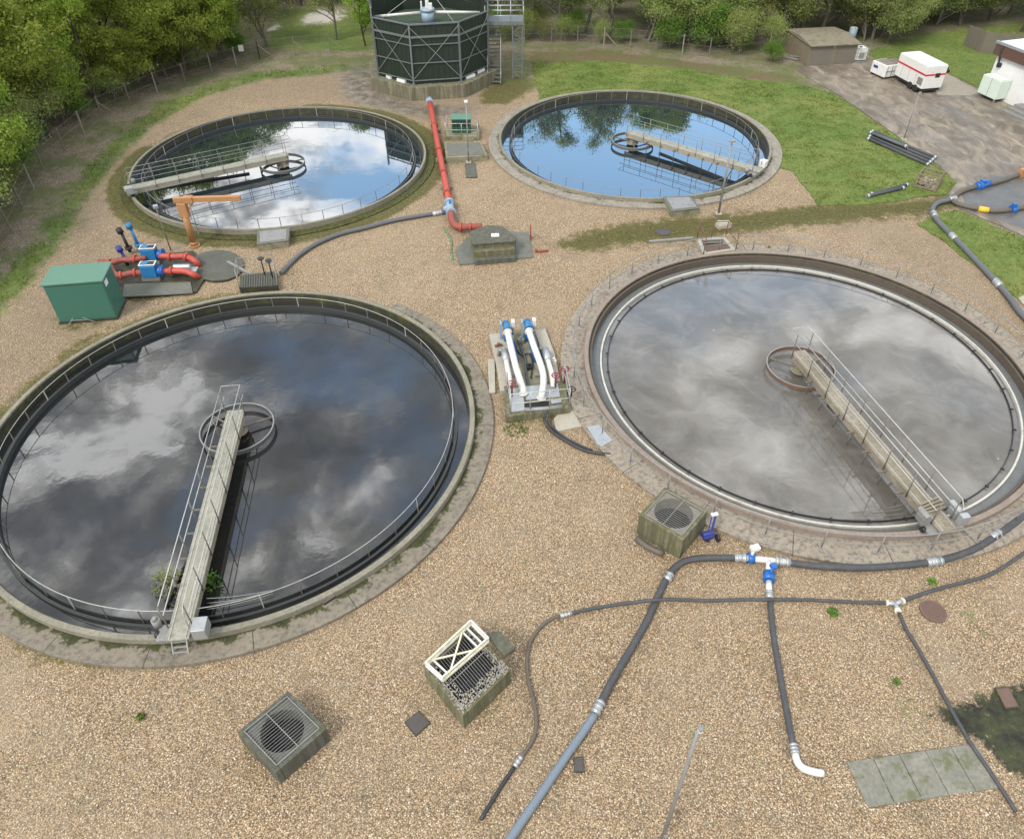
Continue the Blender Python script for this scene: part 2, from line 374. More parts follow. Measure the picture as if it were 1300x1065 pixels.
stone = mix(nt, ramp(nt, fines, [(.50, 0.), (.64, .32)]), stone, mix(nt, .35, (.38, .30, .20), (.22, .17, .11)))
big = noise(nt, .28, 7, .65); med = noise(nt, 1.3, 7, .7); fine = noise(nt, 7, 5, .7)
stone = mix(nt, ramp(nt, big, [(.42, .0), (.62, .35)]), stone, mix(nt, .5, stone, (.25, .20, .14)))
stone = mix(nt, ramp(nt, med, [(.56, 0.), (.74, .38)]), stone, (.13, .12, .075))
litter = mix(nt, ramp(nt, fine, [(.38, 0.), (.6, 1.)]), (.085, .07, .042), (.25, .205, .135))
litter = mix(nt, ramp(nt, med, [(.40, .0), (.62, .7)]), litter, (.10, .078, .055))
litter = mix(nt, ramp(nt, sep2.outputs[0], [(.80, 0.), (.90, .75)]), litter, (.45, .39, .31))
gc, gfine = grass_color(nt)
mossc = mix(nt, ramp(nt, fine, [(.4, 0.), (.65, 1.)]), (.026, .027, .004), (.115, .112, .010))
def thr(a, w=.30, n=None, k=1.):
    s_ = math_(nt, 'ADD', a, math_(nt, 'MULTIPLY', math_(nt, 'SUBTRACT', n or fine, .5), 1.5*k))
    s_ = math_(nt, 'ADD', s_, math_(nt, 'MULTIPLY', math_(nt, 'SUBTRACT', med, .5), 1.4*k))
    return ramp(nt, s_, [(.5-w/2, 0.), (.5+w/2, 1.)])
stone = mix(nt, math_(nt, 'MULTIPLY', thr(attr('old'), .8, big), .55), stone, mix(nt, .45, stone, (.13, .105, .08)))
col = mix(nt, thr(attr('out')), stone, litter)
col = mix(nt, math_(nt, 'MULTIPLY', thr(attr('brown'), .5), .75), col, (.105, .062, .022))
col = mix(nt, math_(nt, 'MULTIPLY', thr(attr('wet'), .6), .8), col, mix(nt, ramp(nt, med, [(.4, 0.), (.6, 1.)]), (.05, .045, .035), (.26, .23, .19)))
wcf = thr(attr('wetc'), .3); col = mix(nt, wcf, col, mix(nt, ramp(nt, med, [(.42, 0.), (.6, 1.)]), (.012, .012, .010), (.045, .05, .02)))
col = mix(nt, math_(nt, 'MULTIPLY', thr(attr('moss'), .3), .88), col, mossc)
gpatch = math_(nt, 'ADD', attr('green'), math_(nt, 'MULTIPLY', math_(nt, 'SUBTRACT', noise(nt, .5, 6, .7), .5), 1.6))
col = mix(nt, thr(gpatch, .35), col, gc)
gp2 = math_(nt, 'MULTIPLY', ramp(nt, noise(nt, .33, 7, .72), [(.45, 0.), (.55, .75)]), attr('out')); col = mix(nt, gp2, col, mix(nt, .5, gc, (.05, .055, .02)))
col = mix(nt, thr(attr('farpath'), .3), col, (.45, .42, .38))
# sparse weeds in the yard
wd = math_(nt, 'MULTIPLY', ramp(nt, noise(nt, 5.5, 3, .6), [(.70, 0.), (.74, 1.)]), ramp(nt, big, [(.5, 0.), (.56, .8)]))
col = mix(nt, wd, col, (.06, .09, .02))
L(nt, col, b.inputs['Base Color']); b.inputs['Roughness'].default_value = .9
L(nt, ramp(nt, math_(nt, 'MULTIPLY', thr(attr('wet'), .6), ramp(nt, med, [(.42, 0.), (.5, 1.)])), [(0., .9), (1., .25)]), b.inputs['Roughness'])
bump(nt, b, math_(nt, 'SUBTRACT', fine, math_(nt, 'MULTIPLY', vo.outputs['Distance'], 1.)), .55, .035)
me.materials.append(m)

# ---------------------------------------------------------------- lawns
m, nt, b = mat('lawn'); c_, f_ = grass_color(nt); L(nt, c_, b.inputs['Base Color']); b.inputs['Roughness'].default_value = .9; bump(nt, b, f_, .9, .06)
M['lawn'] = m
def arc(c, r, a0, a1, n=40): return [(c[0]+r*math.cos(a0+(a1-a0)*i/n), c[1]+r*math.sin(a0+(a1-a0)*i/n)) for i in range(n+1)]
def sheet(name, poly, z, m, kind='structure', wav=(.25, .12), th=.10):
    p = wavy(poly, *wav) if wav else poly
    o = MB().prism(p, z-th, z).build(name, m); o['kind'] = kind; return o
cC, rC = TK['C']
def angC(px, py):
    g = G(px, py); return math.atan2(g[1]-cC[1], g[0]-cC[0])
a0, a1 = angC(672, 125), angC(1005, 215)
lawn_poly = pp((676, 80), (760, 78), (860, 87), (950, 101), (1008, 107), (1055, 118), (1100, 147), (1147, 181), (1190, 211), (1212, 232), (1200, 247), (1110, 259), (1040, 262), (1034, 254), (1008, 218))+arc(cC, rC+.45, a1, a0 if a0 > a1 else a0+2*math.pi)
lawn1 = sheet('lawn', lawn_poly, .03, M['lawn'])
lawn2_poly = pp((1163, 284), (1190, 272), (1215, 268), (1300, 303), (1420, 350), (1420, 480), (1300, 388), (1250, 346), (1205, 312))
lawn2 = sheet('lawn', lawn2_poly, .032, M['lawn'])
lawn3_poly = pp((1100, 66), (1180, 44), (1300, 30), (1500, 40), (1500, 130), (1262, 112), (1240, 110), (1196, 90), (1160, 72), (1112, 76))
lawn3 = sheet('lawn', lawn3_poly, .03, M['lawn'])
# ---------------------------------------------------------------- service road
m, nt, b = mat('service road concrete')
mpr = N(nt, 'ShaderNodeMapping'); L(nt, pos(nt), mpr.inputs[0]); mpr.inputs['Rotation'].default_value = (0, 0, R_(-8)); mpr.inputs['Scale'].default_value = (1.1, .5, 1)
n1 = noise(nt, .3, 8, .7, mpr.outputs[0], .8); n2 = noise(nt, .9, 9, .74, mpr.outputs[0], 1.); n3 = noise(nt, 24, 4, .7)
col = mix(nt, ramp(nt, n1, [(.38, 0.), (.6, 1.)]), (.27, .23, .175), (.165, .14, .112))
col = mix(nt, ramp(nt, n2, [(.44, 0.), (.60, .85)]), col, (.095, .075, .056))
col = mix(nt, ramp(nt, n2, [(.30, .7), (.43, 0.)]), col, (.40, .345, .28))
col = mix(nt, ramp(nt, n3, [(.55, 0.), (.75, .6)]), col, (.06, .05, .04))
L(nt, col, b.inputs['Base Color']); L(nt, ramp(nt, n1, [(.35, .85), (.62, .45)]), b.inputs['Roughness']); bump(nt, b, n3, .4, .02)
M['road'] = m
road_poly = pp((1006, 86), (1030, 84), (1084, 80), (1100, 76), (1112, 80), (1160, 77), (1196, 92), (1240, 113), (1262, 120), (1500, 170), (1500, 420), (1300, 300), (1216, 264), (1205, 248), (1214, 232), (1190, 209), (1147, 179), (1100, 145), (1056, 116))
sheet('service_road', road_poly, .018, M['road'], wav=(.4, .05))
# puddled dark slab where the hoses cross, and a pale pad behind the generator
sheet('wet_paving', pp((1222, 240), (1262, 224), (1330, 222), (1400, 300), (1300, 292), (1225, 262)), .024, M['slab_wet'] if 'slab_wet' in M else concrete('wet paving', (.055, .056, .054), (.12, .112, .10), .0, .6, rough=.4), wav=None)
sheet('concrete_pad', pp((1180, 100), (1197, 91), (1245, 118), (1232, 122), (1190, 121)), .026, M['conc'], wav=None)
# concrete path along the bottom edge with slab joints
pA = [G(*p) for p in ((1010, 985), (1230, 945), (1262, 965), (1290, 1000), (1330, 1090), (1080, 1180), (960, 1100), (870, 1010))]
d_ = (Vector(G(1230, 945))-Vector(G(1070, 968))).normalized(); nrm = Vector((d_.y, -d_.x)); o0 = Vector(G(1075, 967)); k = 0
for i in range(0, 5):
    a = o0+d_*(i*.75); c4 = [a, a+d_*.735, a+d_*.735+nrm*1.15, a+nrm*1.15]
    o = MB().prism([(v.x, v.y) for v in c4], -.06, .028+.004*((i*7) % 3)).build('path', M['conc_path'], bevel=.02); o['kind'] = 'structure'
# ================================================================ tanks
def apron_mat(name, r, moss, c0, c1, dark, key_=''):
    m, nt, b = mat(name)
    tcn = N(nt, 'ShaderNodeTexCoord'); s = N(nt, 'ShaderNodeSeparateXYZ'); L(nt, tcn.outputs['Object'], s.inputs[0])
    rr = math_(nt, 'SQRT', math_(nt, 'ADD', math_(nt, 'POWER', s.outputs[0], 2.), math_(nt, 'POWER', s.outputs[1], 2.)))
    an = math_(nt, 'ARCTAN2', s.outputs[1], s.outputs[0])
    n1 = noise(nt, 1.2, 7, .7); n2 = noise(nt, 6, 7, .75); n3 = noise(nt, 50, 3, .6)
    col = mix(nt, ramp(nt, n1, [(.35, 0.), (.65, 1.)]), c0, c1)
    col = mix(nt, ramp(nt, n2, [(.46, 0.), (.66, dark)]), col, tuple(q*.3 for q in c0))
    # slab joints every few degrees
    jt = math_(nt, 'FRACT', math_(nt, 'MULTIPLY', an, 20/6.2832)); col = mix(nt, ramp(nt, jt, [(0., 1.), (.006, 1.), (.010, 0.)]), col, (.03, .028, .02))
    t = math_(nt, 'SUBTRACT', rr, r)
    mm = math_(nt, 'ADD', math_(nt, 'SUBTRACT', moss, t), math_(nt, 'MULTIPLY', math_(nt, 'SUBTRACT', n2, .5), .9))
    mm = math_(nt, 'ADD', mm, math_(nt, 'MULTIPLY', math_(nt, 'SUBTRACT', n1, .5), 1.6))
    mossc = mix(nt, ramp(nt, n2, [(.4, 0.), (.65, 1.)]), (.018, .022, .006), (.055, .06, .011) if key_ != 'B' else (.10, .10, .015))
    col = mix(nt, ramp(nt, mm, [(.0, 0.), (.14, 1.)]), col, mossc)
    L(nt, col, b.inputs['Base Color']); b.inputs['Roughness'].default_value = .85; bump(nt, b, n3, .4, .015); return m
def water_mat(name, base0, base1, ior, rip, swirl=False):
    m, nt, b = mat(name)
    mp = pos(nt)
    n1 = noise(nt, .35 if swirl else .2, 7, .6, mp, 1.4 if swirl else .3)
    col = mix(nt, ramp(nt, n1, [(.42, 0.), (.62, 1.)]), base0, base1)
    if swirl:
        n4 = noise(nt, .55, 6, .6, mp, 2.0); col = mix(nt, ramp(nt, n4, [(.50, 0.), (.68, .30)]), col, (.23, .222, .205))
        n5 = noise(nt, 1.4, 6, .6, mp, 2.); 
        fl = noise(nt, 2.6, 2, .5, mp); col = mix(nt, ramp(nt, fl, [(.80, 0.), (.81, .8)]), col, (.5, .49, .45))
    L(nt, col, b.inputs['Base Color']); b.inputs['IOR'].default_value = ior; b.inputs['Roughness'].default_value = .025 if not swirl else .06
    r1 = noise(nt, 1.1, 3, .5, mp); r2 = noise(nt, .25, 2, .5, mp)
    msk = ramp(nt, r2, [(.42, .12), (.62, 1.)])
    bump(nt, b, math_(nt, 'MULTIPLY', r1, msk), rip, .05); return m
RAIL_SP = 1.28
def ring_pts(c, r, z, n=160): return [(c[0]+r*math.cos(2*math.pi*i/n), c[1]+r*math.sin(2*math.pi*i/n), z) for i in range(n)]
WZ = -.21
def tank(key, label, apr, moss, rim, dwet):
    c, R = TK[key]; t = thing('settling_tank', label, 'tank', (c[0], c[1], 0), 'circular settling tanks')
    if key == 'A':
        MB().ring(c, -.06, .11, R-.02, R+apr, 160, R_(-136), R_(58)).build('apron', dwet, t); MB().ring(c, -.06, .05, R-.02, R+.30, 120, R_(58.2), R_(223.8)).build('footing', M['conc_moss'], t)
    else: MB().ring(c, -.06, .11 if key != 'B' else .04, R-.02, R+apr, 200).build('apron', dwet, t)
    rw = .20 if key in 'AD' else .15
    MB().ring(c, -1.2, .35, R-rw, R, 200).build('rim_wall', rim, t, bevel=.025)
    MB().ring(c, -1.2, .29, R-rw-.04, R-rw-.002, 200).build('wall_lining', M['conc_dark'], t)
    return t, c, R
def skim_rail(t, c, R, key_='A', n=44):
    rr = R-.88
    MB().tube(ring_pts(c, rr, .52, 200), .014, 5, closed=True).build('scum_rail', M['rail' if key_ == 'A' else 'galv_dull'], t)
    MB().ring(c, WZ-.3, WZ+(.22 if key_ == 'A' else .10), rr-.03, rr, 200).build('scum_board', M['weir_dk'], t)
    for i in range(n):
        a = 2*math.pi*(i+.5)/n; x, y = math.cos(a), math.sin(a)
        b = MB(); b.beam((c[0]+x*(rr+.015), c[1]+y*(rr+.015), WZ-.05), (c[0]+x*rr, c[1]+y*rr, .52), .032, .032)
        b.build('post', M['railpost'] if i % 5 else M['rail'], t)
# --- A
wA = water_mat('dark water', (.010, .012, .014), (.022, .021, .017), 2.0, .10)
wB = water_mat('clear water', (.010, .018, .024), (.012, .022, .030), 2.9, .05)
wD = water_mat('grey sludge water', (.105, .098, .086), (.15, .142, .127), 1.78, .10, True)
def water(key, m, r):
    c, R = TK[key]; n = 128
    vs = [(c[0], c[1], WZ)]; vs += [(c[0]+r*math.cos(2*math.pi*i/n), c[1]+r*math.sin(2*math.pi*i/n), WZ) for i in range(n)]
    o = MB().add(vs, [(0, 1+i, 1+(i+1) % n) for i in range(n)]).build('water', m); o['kind'] = 'structure'
for key, label, apr, ap, rim in (
    ('A', 'large round tank of dark cloudy water beside the big green cabinet', .74, apron_mat('apron concrete', 9.56, .22, (.22, .19, .145), (.165, .148, .115), .8), M['rimA']),
    ('B', 'round tank of clear sky-reflecting water ringed by moss, behind the orange crane', .55, apron_mat('mossy apron', 9.43, .9, (.24, .22, .14), (.17, .16, .11), .7, 'B'), M['rimA']),
    ('C', 'round tank of blue water beside the lawn, with a slim lamp post at its edge', .72, apron_mat('worn apron', 9.22, .12, (.30, .27, .22), (.22, .205, .17), .7), M['rimA'])):
    t, c, R = tank(key, label, apr, 0, rim, ap)
    # outlet channel: water in it stands between rim and the weir wall
    MB().ring(c, WZ-.9, WZ+.12, R-.80, R-.70, 200).build('weir_wall', M['weir_dk'], t)
    skim_rail(t, c, R, key)
    water(key, wA if key == 'A' else wB, R-.19)
# --- D
t, c, R = tank('D', 'round tank of murky grey water with brown rim and outer safety railing', 1.02, 0, M['rimD'], apron_mat('stained apron', 9.48, -.3, (.25, .21, .165), (.30, .265, .21), .85))
MB().ring(c, -1.1, .20, R-.36, R-.26, 200).build('inner_lip', M['lipD'], t)
MB().ring(c, WZ-.7, WZ+.03, R-.735, R-.37, 200).build('trough', M['trough'], t)
MB().ring(c, WZ-.7, WZ+.12, R-.815, R-.74, 200).build('weir_plate', M['weir_white'], t)
MB().ring(c, WZ-.3, WZ+.07, R-1.10, R-1.065, 200).build('scum_board', M['black'], t)
for i in range(40):
    a = 2*math.pi*i/40; x, y = math.cos(a), math.sin(a)
    b = MB(); b.beam((c[0]+x*(R-1.12), c[1]+y*(R-1.12), WZ+.09), (c[0]+x*(R-.98), c[1]+y*(R-.98), WZ+.09), .07, .04)
    b.build('bracket', M['black'], t)
water('D', wD, R-.25)
# outer railing of D: a thing of its own, with a gap for the bridge drive
fr = thing('safety_railing', 'grey two-rail safety railing running round the murky tank on its apron', 'railing', (c[0], c[1], 0))
for z, r_ in ((1.0, .022), (.52, .018)):
    MB().tube(ring_pts(c, R+.50, z, 200), r_, 6, closed=True).build('rail', M['galv_dull'], fr)
for i in range(34):
    a = 2*math.pi*(i+.3)/34; x, y = c[0]+(R+.50)*math.cos(a), c[1]+(R+.50)*math.sin(a)
    MB().cyl((x, y, .11), (x, y, 1.0), .024, n=6).box((x, y, .12), (.14, .14, .025), a).build('post', M['galv_dull'], fr)
# ================================================================ stilling rings and bridges
def stilling(key, label, dark):
    c, R = TK[key]; r = 1.45
    t = thing('stilling_ring', label, 'ring', (c[0], c[1], WZ), 'stilling rings at the tank centres')
    MB().ring(c, -.06, .11, r-.045, r, 72).build('drum', M['weir' if not dark else 'rust'], t)
    MB().ring(c, .112, .135, r-.045, r+.008, 72).build('top_flange', M['galv_dull'], t)
    MB().cyl((c[0], c[1], WZ-.6), (c[0], c[1], .30), .24, .20, 14).cyl((c[0], c[1], WZ+.1), (c[0], c[1], WZ+.16), .40, .40, 14).build('column', M['deckD'], t)
    for k in range(3):
        a = 2*math.pi*k/3+.5
        MB().beam((c[0]+.2*math.cos(a), c[1]+.2*math.sin(a), .02), (c[0]+(r-.03)*math.cos(a), c[1]+(r-.03)*math.sin(a), .02), .05, .07).build('spoke', M['railpost'], t)
stilling('A', 'dark round stilling ring at the head of the bridge over the dark cloudy water', 0)
stilling('B', 'dark stilling ring floating in the clear tank behind the orange crane', 0)
stilling('C', 'dark stilling ring in the blue tank beside the lawn', 0)
stilling('D', 'rusty stilling ring in the murky grey tank', 1)

def bridge(key, label, endpx, style):
    c, R = TK[key]; e = G(*endpx, .35); u = (Vector(e)-Vector(c)); u.normalize(); v = Vector((-u.y, u.x))
    def W(s, l, z): return (c[0]+u.x*s+v.x*l, c[1]+u.y*s+v.y*l, z)
    t = thing('scraper_bridge', label, 'bridge', W(R-.1, 0, .35), 'rotating scraper bridges')
    s0, s1, hw = -.45, R+.22, .34; dm = M['deckD'] if style == 'D' else M['deck']
    b = MB(); b.beam(W(s0, 0, .60), W(s1, 0, .60), hw*2, .07); b.build('deck', dm, t, bevel=.012)
    b = MB()
    for sd in (-1, 1): b.beam(W(s0+.05, sd*(hw-.06), .43), W(s1-.2, sd*(hw-.06), .43), .09, .262)
    for k in range(9): b.beam(W(s0+.3+k*1.1, -hw+.12, .44), W(s0+.3+k*1.1, hw-.12, .44), .06, .16)
    b.build('girder', M['deckD'] if style in 'DA' else M['conc'], t)
    for sd in (-1, 1):      # a flat kerb strip along the deck edge
        MB().beam(W(s0+.02, sd*(hw-.10), .648), W(s1-.02, sd*(hw-.10), .648), .03, .022).build('kerb_strip', M['rail'], t)
    # handrails
    H = 1.05; zt = .635; rr_k = .015 if style in 'BC' else .019
    for sd in (-1, 1):
        l = sd*(hw+.02); n = 8; ss = [s0+.15+i*(s1-s0-.6)/(n-1) for i in range(n)]
        for i, s in enumerate(ss):
            MB().cyl(W(s, l, .42), W(s, l, zt+H), rr_k+.004, n=6).build('post', M['railpost'] if style != 'C' else M['galv_dull'], t)
        for z in (zt+H, zt+.55):
            pts = [W(s0-.25, l, z-.0), W(s1-.5, l, z)]
            if sd == 1 and z > 1.4: pts = [W(s0-.28, -(hw+.02), z), W(s0-.28, l, z)]+[W(s1-.42, l, z), W(s1-.25, l, z-.2), W(s1-.25, l, z-.9)]
            MB().tube(pts, rr_k, 6).build('rail', M['rail'] if style in 'AD' else M['galv_dull'], t)
    # hanging scraper rods and the surface skimmer arm beneath
    for k in range(7):
        s = 1.4+k*1.05
        b = MB(); b.cyl(W(s, -hw-.12, .50), W(s, -hw-.12, WZ-.1), .024, n=6); b.beam(W(s, -hw-.30, .46), W(s, -hw+.1, .46), .06, .05)
        b.build('scraper_rod', M['railpost'], t)
    # drive carriage on the rim
    e0 = R-.14
    b = MB(); b.box(W(e0, 0, .46), (.55, 1.35, .14), u=u); b.build('carriage', M['galv_dull'], t, bevel=.015)
    for sd in (-1, 1):
        MB().cyl(W(e0-.05, sd*.72, .445), W(e0+.05, sd*.72, .445), .01).tube([W(e0, sd*.64, .45), W(e0, sd*.76, .45)], .11, 16).build('wheel', M['black'], t)
    if style == 'A':
        b = MB(); b.box(W(e0+.12, .68, .76), (.50, .42, .46), u=u); b.build('control_box', M['galv'], t, bevel=.02)
        b = MB()
        for l in (-.22, .22): b.beam(W(R+.12, l-.0, .56), W(R+.40, l, .06), .03, .03)
        for z, s in ((.45, .18), (.30, .265), (.15, .35)): b.beam(W(R+s, -.22, z), W(R+s, .22, z), .05, .02)
        b.build('ladder', M['galv'], t)
        b = MB(); b.cyl(W(e0-.25, -.72, .54), W(e0-.25, -.72, .86), .13, .13, 14).cyl(W(e0-.25, -.72, .86), W(e0-.25, -.72, .98), .09, .05, 12); b.build('drive_motor', M['galv_dull'], t)
    elif style == 'D':
        for sd in (-1, 1):
            b = MB(); b.box(W(e0-.25, sd*.62, .74), (.38, .30, .28), u=u); b.cyl(W(e0-.05, sd*.62, .92), W(e0-.55, sd*.62, .92), .12, .12, 14); b.build('drive_motor', M['galv' if sd > 0 else 'galv_dull'], t, bevel=.01)
        b = MB(); b.box(W(e0+.25, .45, .98), (.22, .3, .4), u=u); b.build('control_box', M['galv'], t, bevel=.01)
        b = MB()
        for k in range(4): b.beam(W(e0-.45-k*.12, -.35, .68), W(e0-.5-k*.13, .42, .74+k*.03), .06, .09)
        b.build('cable_tray', M['deckD'], t)
    else:
        b = MB(); b.box(W(e0+.10, .70, .78), (.42, .40, .42), u=u); b.build('control_box', M['white'] if style == 'C' else M['galv'], t, bevel=.02)
        b = MB(); b.cyl(W(e0-.3, -.68, .54), W(e0-.3, -.68, .84), .12, .12, 12); b.build('drive_motor', M['galv_dull'], t)
    # skimmer blade with curved feeders by the weir
    b = MB()
    sdir = -1 if style in 'A' else (1 if style == 'D' else -1)
    for k, (r_, z) in enumerate(((R-1.34, -.02), (R-1.22, .26), (R-1.02, .22), (R-1.30, .40))):
        a0 = math.atan2(u.y, u.x); pts = []
        for i in range(9):
            a = a0+sdir*-(.06+i*.030); pts.append((c[0]+(r_+.02*i*(k % 2))*math.cos(a), c[1]+(r_+.02*i*(k % 2))*math.sin(a), z-.02*i*(k == 3)))
        b.tube(pts, .013, 5)
    b.build('skimmer_frame', M['galv_dull'] if style == 'A' else M['railpost'], t)
    b = MB(); b.beam(W(2.2, .1*sdir, WZ+.03), W(R-1.5, .95*sdir, WZ+.03), .05, .16); b.beam(W(R-3., .8*sdir, WZ+.05), W(R-3, 0, .45), .04, .04); b.beam(W(R-1.6, .9*sdir, WZ+.05), W(R-1.6, .1, .45), .04, .04)
    b.build('skimmer_blade', M['black'], t)
    return t, W, u, v
bridge('A', 'long pale concrete scraper bridge with steel handrails over the dark cloudy water', (234, 795), 'A')
bridge('B', 'scraper bridge reaching from the left rim over the clear tank behind the orange crane', (171, 243), 'B')
bridge('C', 'scraper bridge over the blue tank beside the lawn, its drive near the lamp post', (966, 222), 'C')
bridge('D', 'soiled scraper bridge with rusty rails over the murky grey tank', (1195, 672), 'D')
# ================================================================ hoses
def hose(name, label, cat, px, r, m, z=0., group=None, build=True, parent=None):
    pts = [G3(p[0], p[1], (p[2] if len(p) > 2 else 0)+z+r*.96) for p in px]
    return tag(MB().tube(smooth_path(pts), r, 12).build(name, m, parent), label, cat, group) if parent is None else MB().tube(smooth_path(pts), r, 12).build(name, m, parent)
def coupling(t, px, px2, r, m='galv', z=0., n=2):
    a, b = G3(px[0], px[1], z+r*.96), G3(px2[0], px2[1], z+r*.96); d = (b-a).normalized(); L_ = (b-a).length
    q = MB(); q.cyl(a, b, r*1.12, r*1.12, 14)
    for k in range(n):
        s = a+d*(L_*(k+.5)/n); q.cyl(s-d*.03, s+d*.03, r*1.38, r*1.38, 14)
    return q.build('coupling', M[m], t)
# big grey hose from the tee, round to the bottom edge
t = thing('drain_hose', 'thick dark grey hose curving from the valve tee down to a pale end section', 'hose', (*G(880, 708), 0))
hose('hose_body', '', '', [(947, 708), (905, 708), (880, 709.5), (862, 716), (848, 731), (836, 755), (820, 790), (797, 830), (775, 868), (762, 893)], .115, M['rubber'], parent=t)
hose('end_section', '', '', [(756, 905), (738, 932), (715, 965), (690, 1002), (640, 1075)], .115, M['rubber_lt'], parent=t)
coupling(t, (763, 890), (755, 906), .115, n=3); coupling(t, (851, 728), (846, 737), .115)
coupling(t, (932, 708), (946, 708), .115)
# tee with two blue valves
t = thing('valve_tee', 'white pipe tee with two bright blue valves joining the thick grey hoses', 'pipe valve', (*G(968, 713), 0))
z = .15
MB().cyl(G3(944, 708, z), G3(1000, 713.5, z), .105, .105, 16).cyl(G3(976, 711, z), G3(976, 728, z), .10, .10, 16).build('tee_pipe', M['white_pipe'], t)
MB().cyl(G3(943, 708, z), G3(947, 708.2, z), .16, .16, 16).cyl(G3(984, 712, z), G3(988, 712.3, z), .16, .16, 16).build('flange', M['galv'], t)
for (a, b, s) in (((949, 708), (957, 708.6), 1), ((976, 727), (976, 737), 0)):
    A, B = G3(*a, z), G3(*b, z)
    v = MB().cyl(A, B, .19, .19, 16).build('valve_body', M['blue'], t)
    C_ = (A+B)/2
    MB().cyl(C_, C_+Vector((.05, .05, .42)), .05, .05, 10).box((C_.x+.09, C_.y+.1, C_.z+.42), (.30 if s else .18, .20, .12), .3).build('actuator', M['white'] if s else M['blue'], v)
MB().cyl(G3(976, 738, z), G3(976.5, 752, z), .10, .10, 16).build('outlet_pipe', M['white_pipe'], t)
coupling(t, (976.5, 750), (977, 760), .10, 'galv', .04)
t = thing('outlet_hose', 'grey hose running from the lower blue valve straight down to a white elbow', 'hose', (*G(995, 870), 0))
hose('hose_body', '', '', [(977, 758), (981, 800), (989, 850), (998, 900), (1007, 947)], .092, M['rubber'], parent=t)
coupling(t, (1007, 944), (1009.5, 957), .092, n=3)
hose('elbow', '', '', [(1009.5, 956), (1012, 966), (1020, 975, .0), (1036, 980, -.03), (1045, 981, -.04)], .10, M['white_pipe'], parent=t)
t = thing('supply_hose', 'thick grey hose curving round the murky tank to the right edge', 'hose', (*G(1190, 712), 0))
hose('hose_body', '', '', [(1000, 714), (1040, 718.5), (1090, 720.5), (1140, 718), (1190, 712), (1230, 700), (1262, 682), (1300, 654), (1360, 600), (1420, 545)], .12, M['rubber'], parent=t)
coupling(t, (986, 712.5), (1003, 714), .12); coupling(t, (1176, 714), (1196, 711.5), .12, n=3); coupling(t, (1258, 683), (1269, 676), .12)
# thin hoses and the Y piece
t = thing('thin_hose', 'thin grey hose snaking from the Y piece left and down past the truss box', 'hose', (*G(830, 762), 0))
hose('hose_body', '', '', [(1128, 765), (1080, 764), (1030, 761.5), (985, 761, .06), (972, 761, .2), (950, 761, .1), (900, 762), (850, 761, .14), (826, 762, .25), (800, 765, .1), (760, 771), (735, 776), (724, 779)], .057, M['rubber'], parent=t)
hose('lower_section', '', '', [(712, 782), (700, 785), (684, 798), (673, 815), (669, 838), (671, 865), (678, 892), (681, 915), (678, 935), (668, 952), (661, 962)], .057, M['brown_pipe'], parent=t)
hose('end_section', '', '', [(654, 972), (640, 992), (610, 1040)], .055, M['rubber_bk'], parent=t)
coupling(t, (726, 778), (711, 782), .06); coupling(t, (662, 960), (653, 973), .06, n=3)
t = thing('hose_y_piece', 'small galvanised Y piece joining three thin hoses on the gravel', 'pipe joint', (*G(1137, 766), 0))
MB().cyl(G3(1124, 765, .07), G3(1138, 766.5, .09), .07, .07, 12).cyl(G3(1136, 766.5, .09), G3(1147, 762, .09), .07, .07, 12).cyl(G3(1136, 765, .09), G3(1141, 777, .09), .07, .07, 12).build('y_body', M['galv'], t)
for p, q in (((1125, 765), (1127, 765.2)), ((1145, 763), (1147, 762.2)), ((1139, 773), (1140.5, 777))):
    MB().cyl(G3(*p, .09), G3(*q, .09), .10, .10, 12).build('clamp', M['cream'], t)
hose('thin_hose', 'thin grey hose rising from the Y piece to the right edge', 'hose', [(1146, 763), (1170, 754), (1200, 745), (1232, 737), (1255, 730), (1280, 716), (1300, 702), (1350, 668), (1400, 630)], .06, M['rubber'])
hose('thin_hose', 'thin grey hose descending from the Y piece to the concrete path', 'hose', [(1141, 776), (1150, 798), (1166, 824), (1186, 860), (1210, 905), (1234, 946), (1256, 978), (1290, 1030)], .057, M['rubber'])
# middle-left hose from the red pipe to the steps
t = thing('grey_hose', 'smooth grey hose curving from the red pipe tee to the grated steps', 'hose', (*G(400, 310), 0))
hose('hose_body', '', '', [(357, 347), (367, 336), (381, 323), (403, 309), (432, 297), (465, 289), (500, 280), (540, 273), (566, 269.5)], .12, M['rubber_mid'], parent=t)
coupling(t, (549, 272), (563, 269.5), .12)
# black hoses by the pump pad
hose('black_hose', 'black hose trailing from the pump station railing onto the gravel by the metal sheet', 'hose', [(690, 524, .45), (692, 536, .1), (700, 547), (712, 556), (728, 565), (746, 573), (775, 577)], .065, M['rubber_bk'])
hose('black_hose', 'shorter black hose beside the longer one under the pump station', 'hose', [(695, 522, .45), (697, 536, .1), (705, 546), (718, 556), (738, 566), (752, 572)], .05, M['rubber_bk'])
hose('green_rope', 'short green hose piece lying beside the hexagonal chamber', 'hose', [(562, 289), (568, 297), (573, 305), (573, 318), (575, 330)], .03, M['hedge_green'])
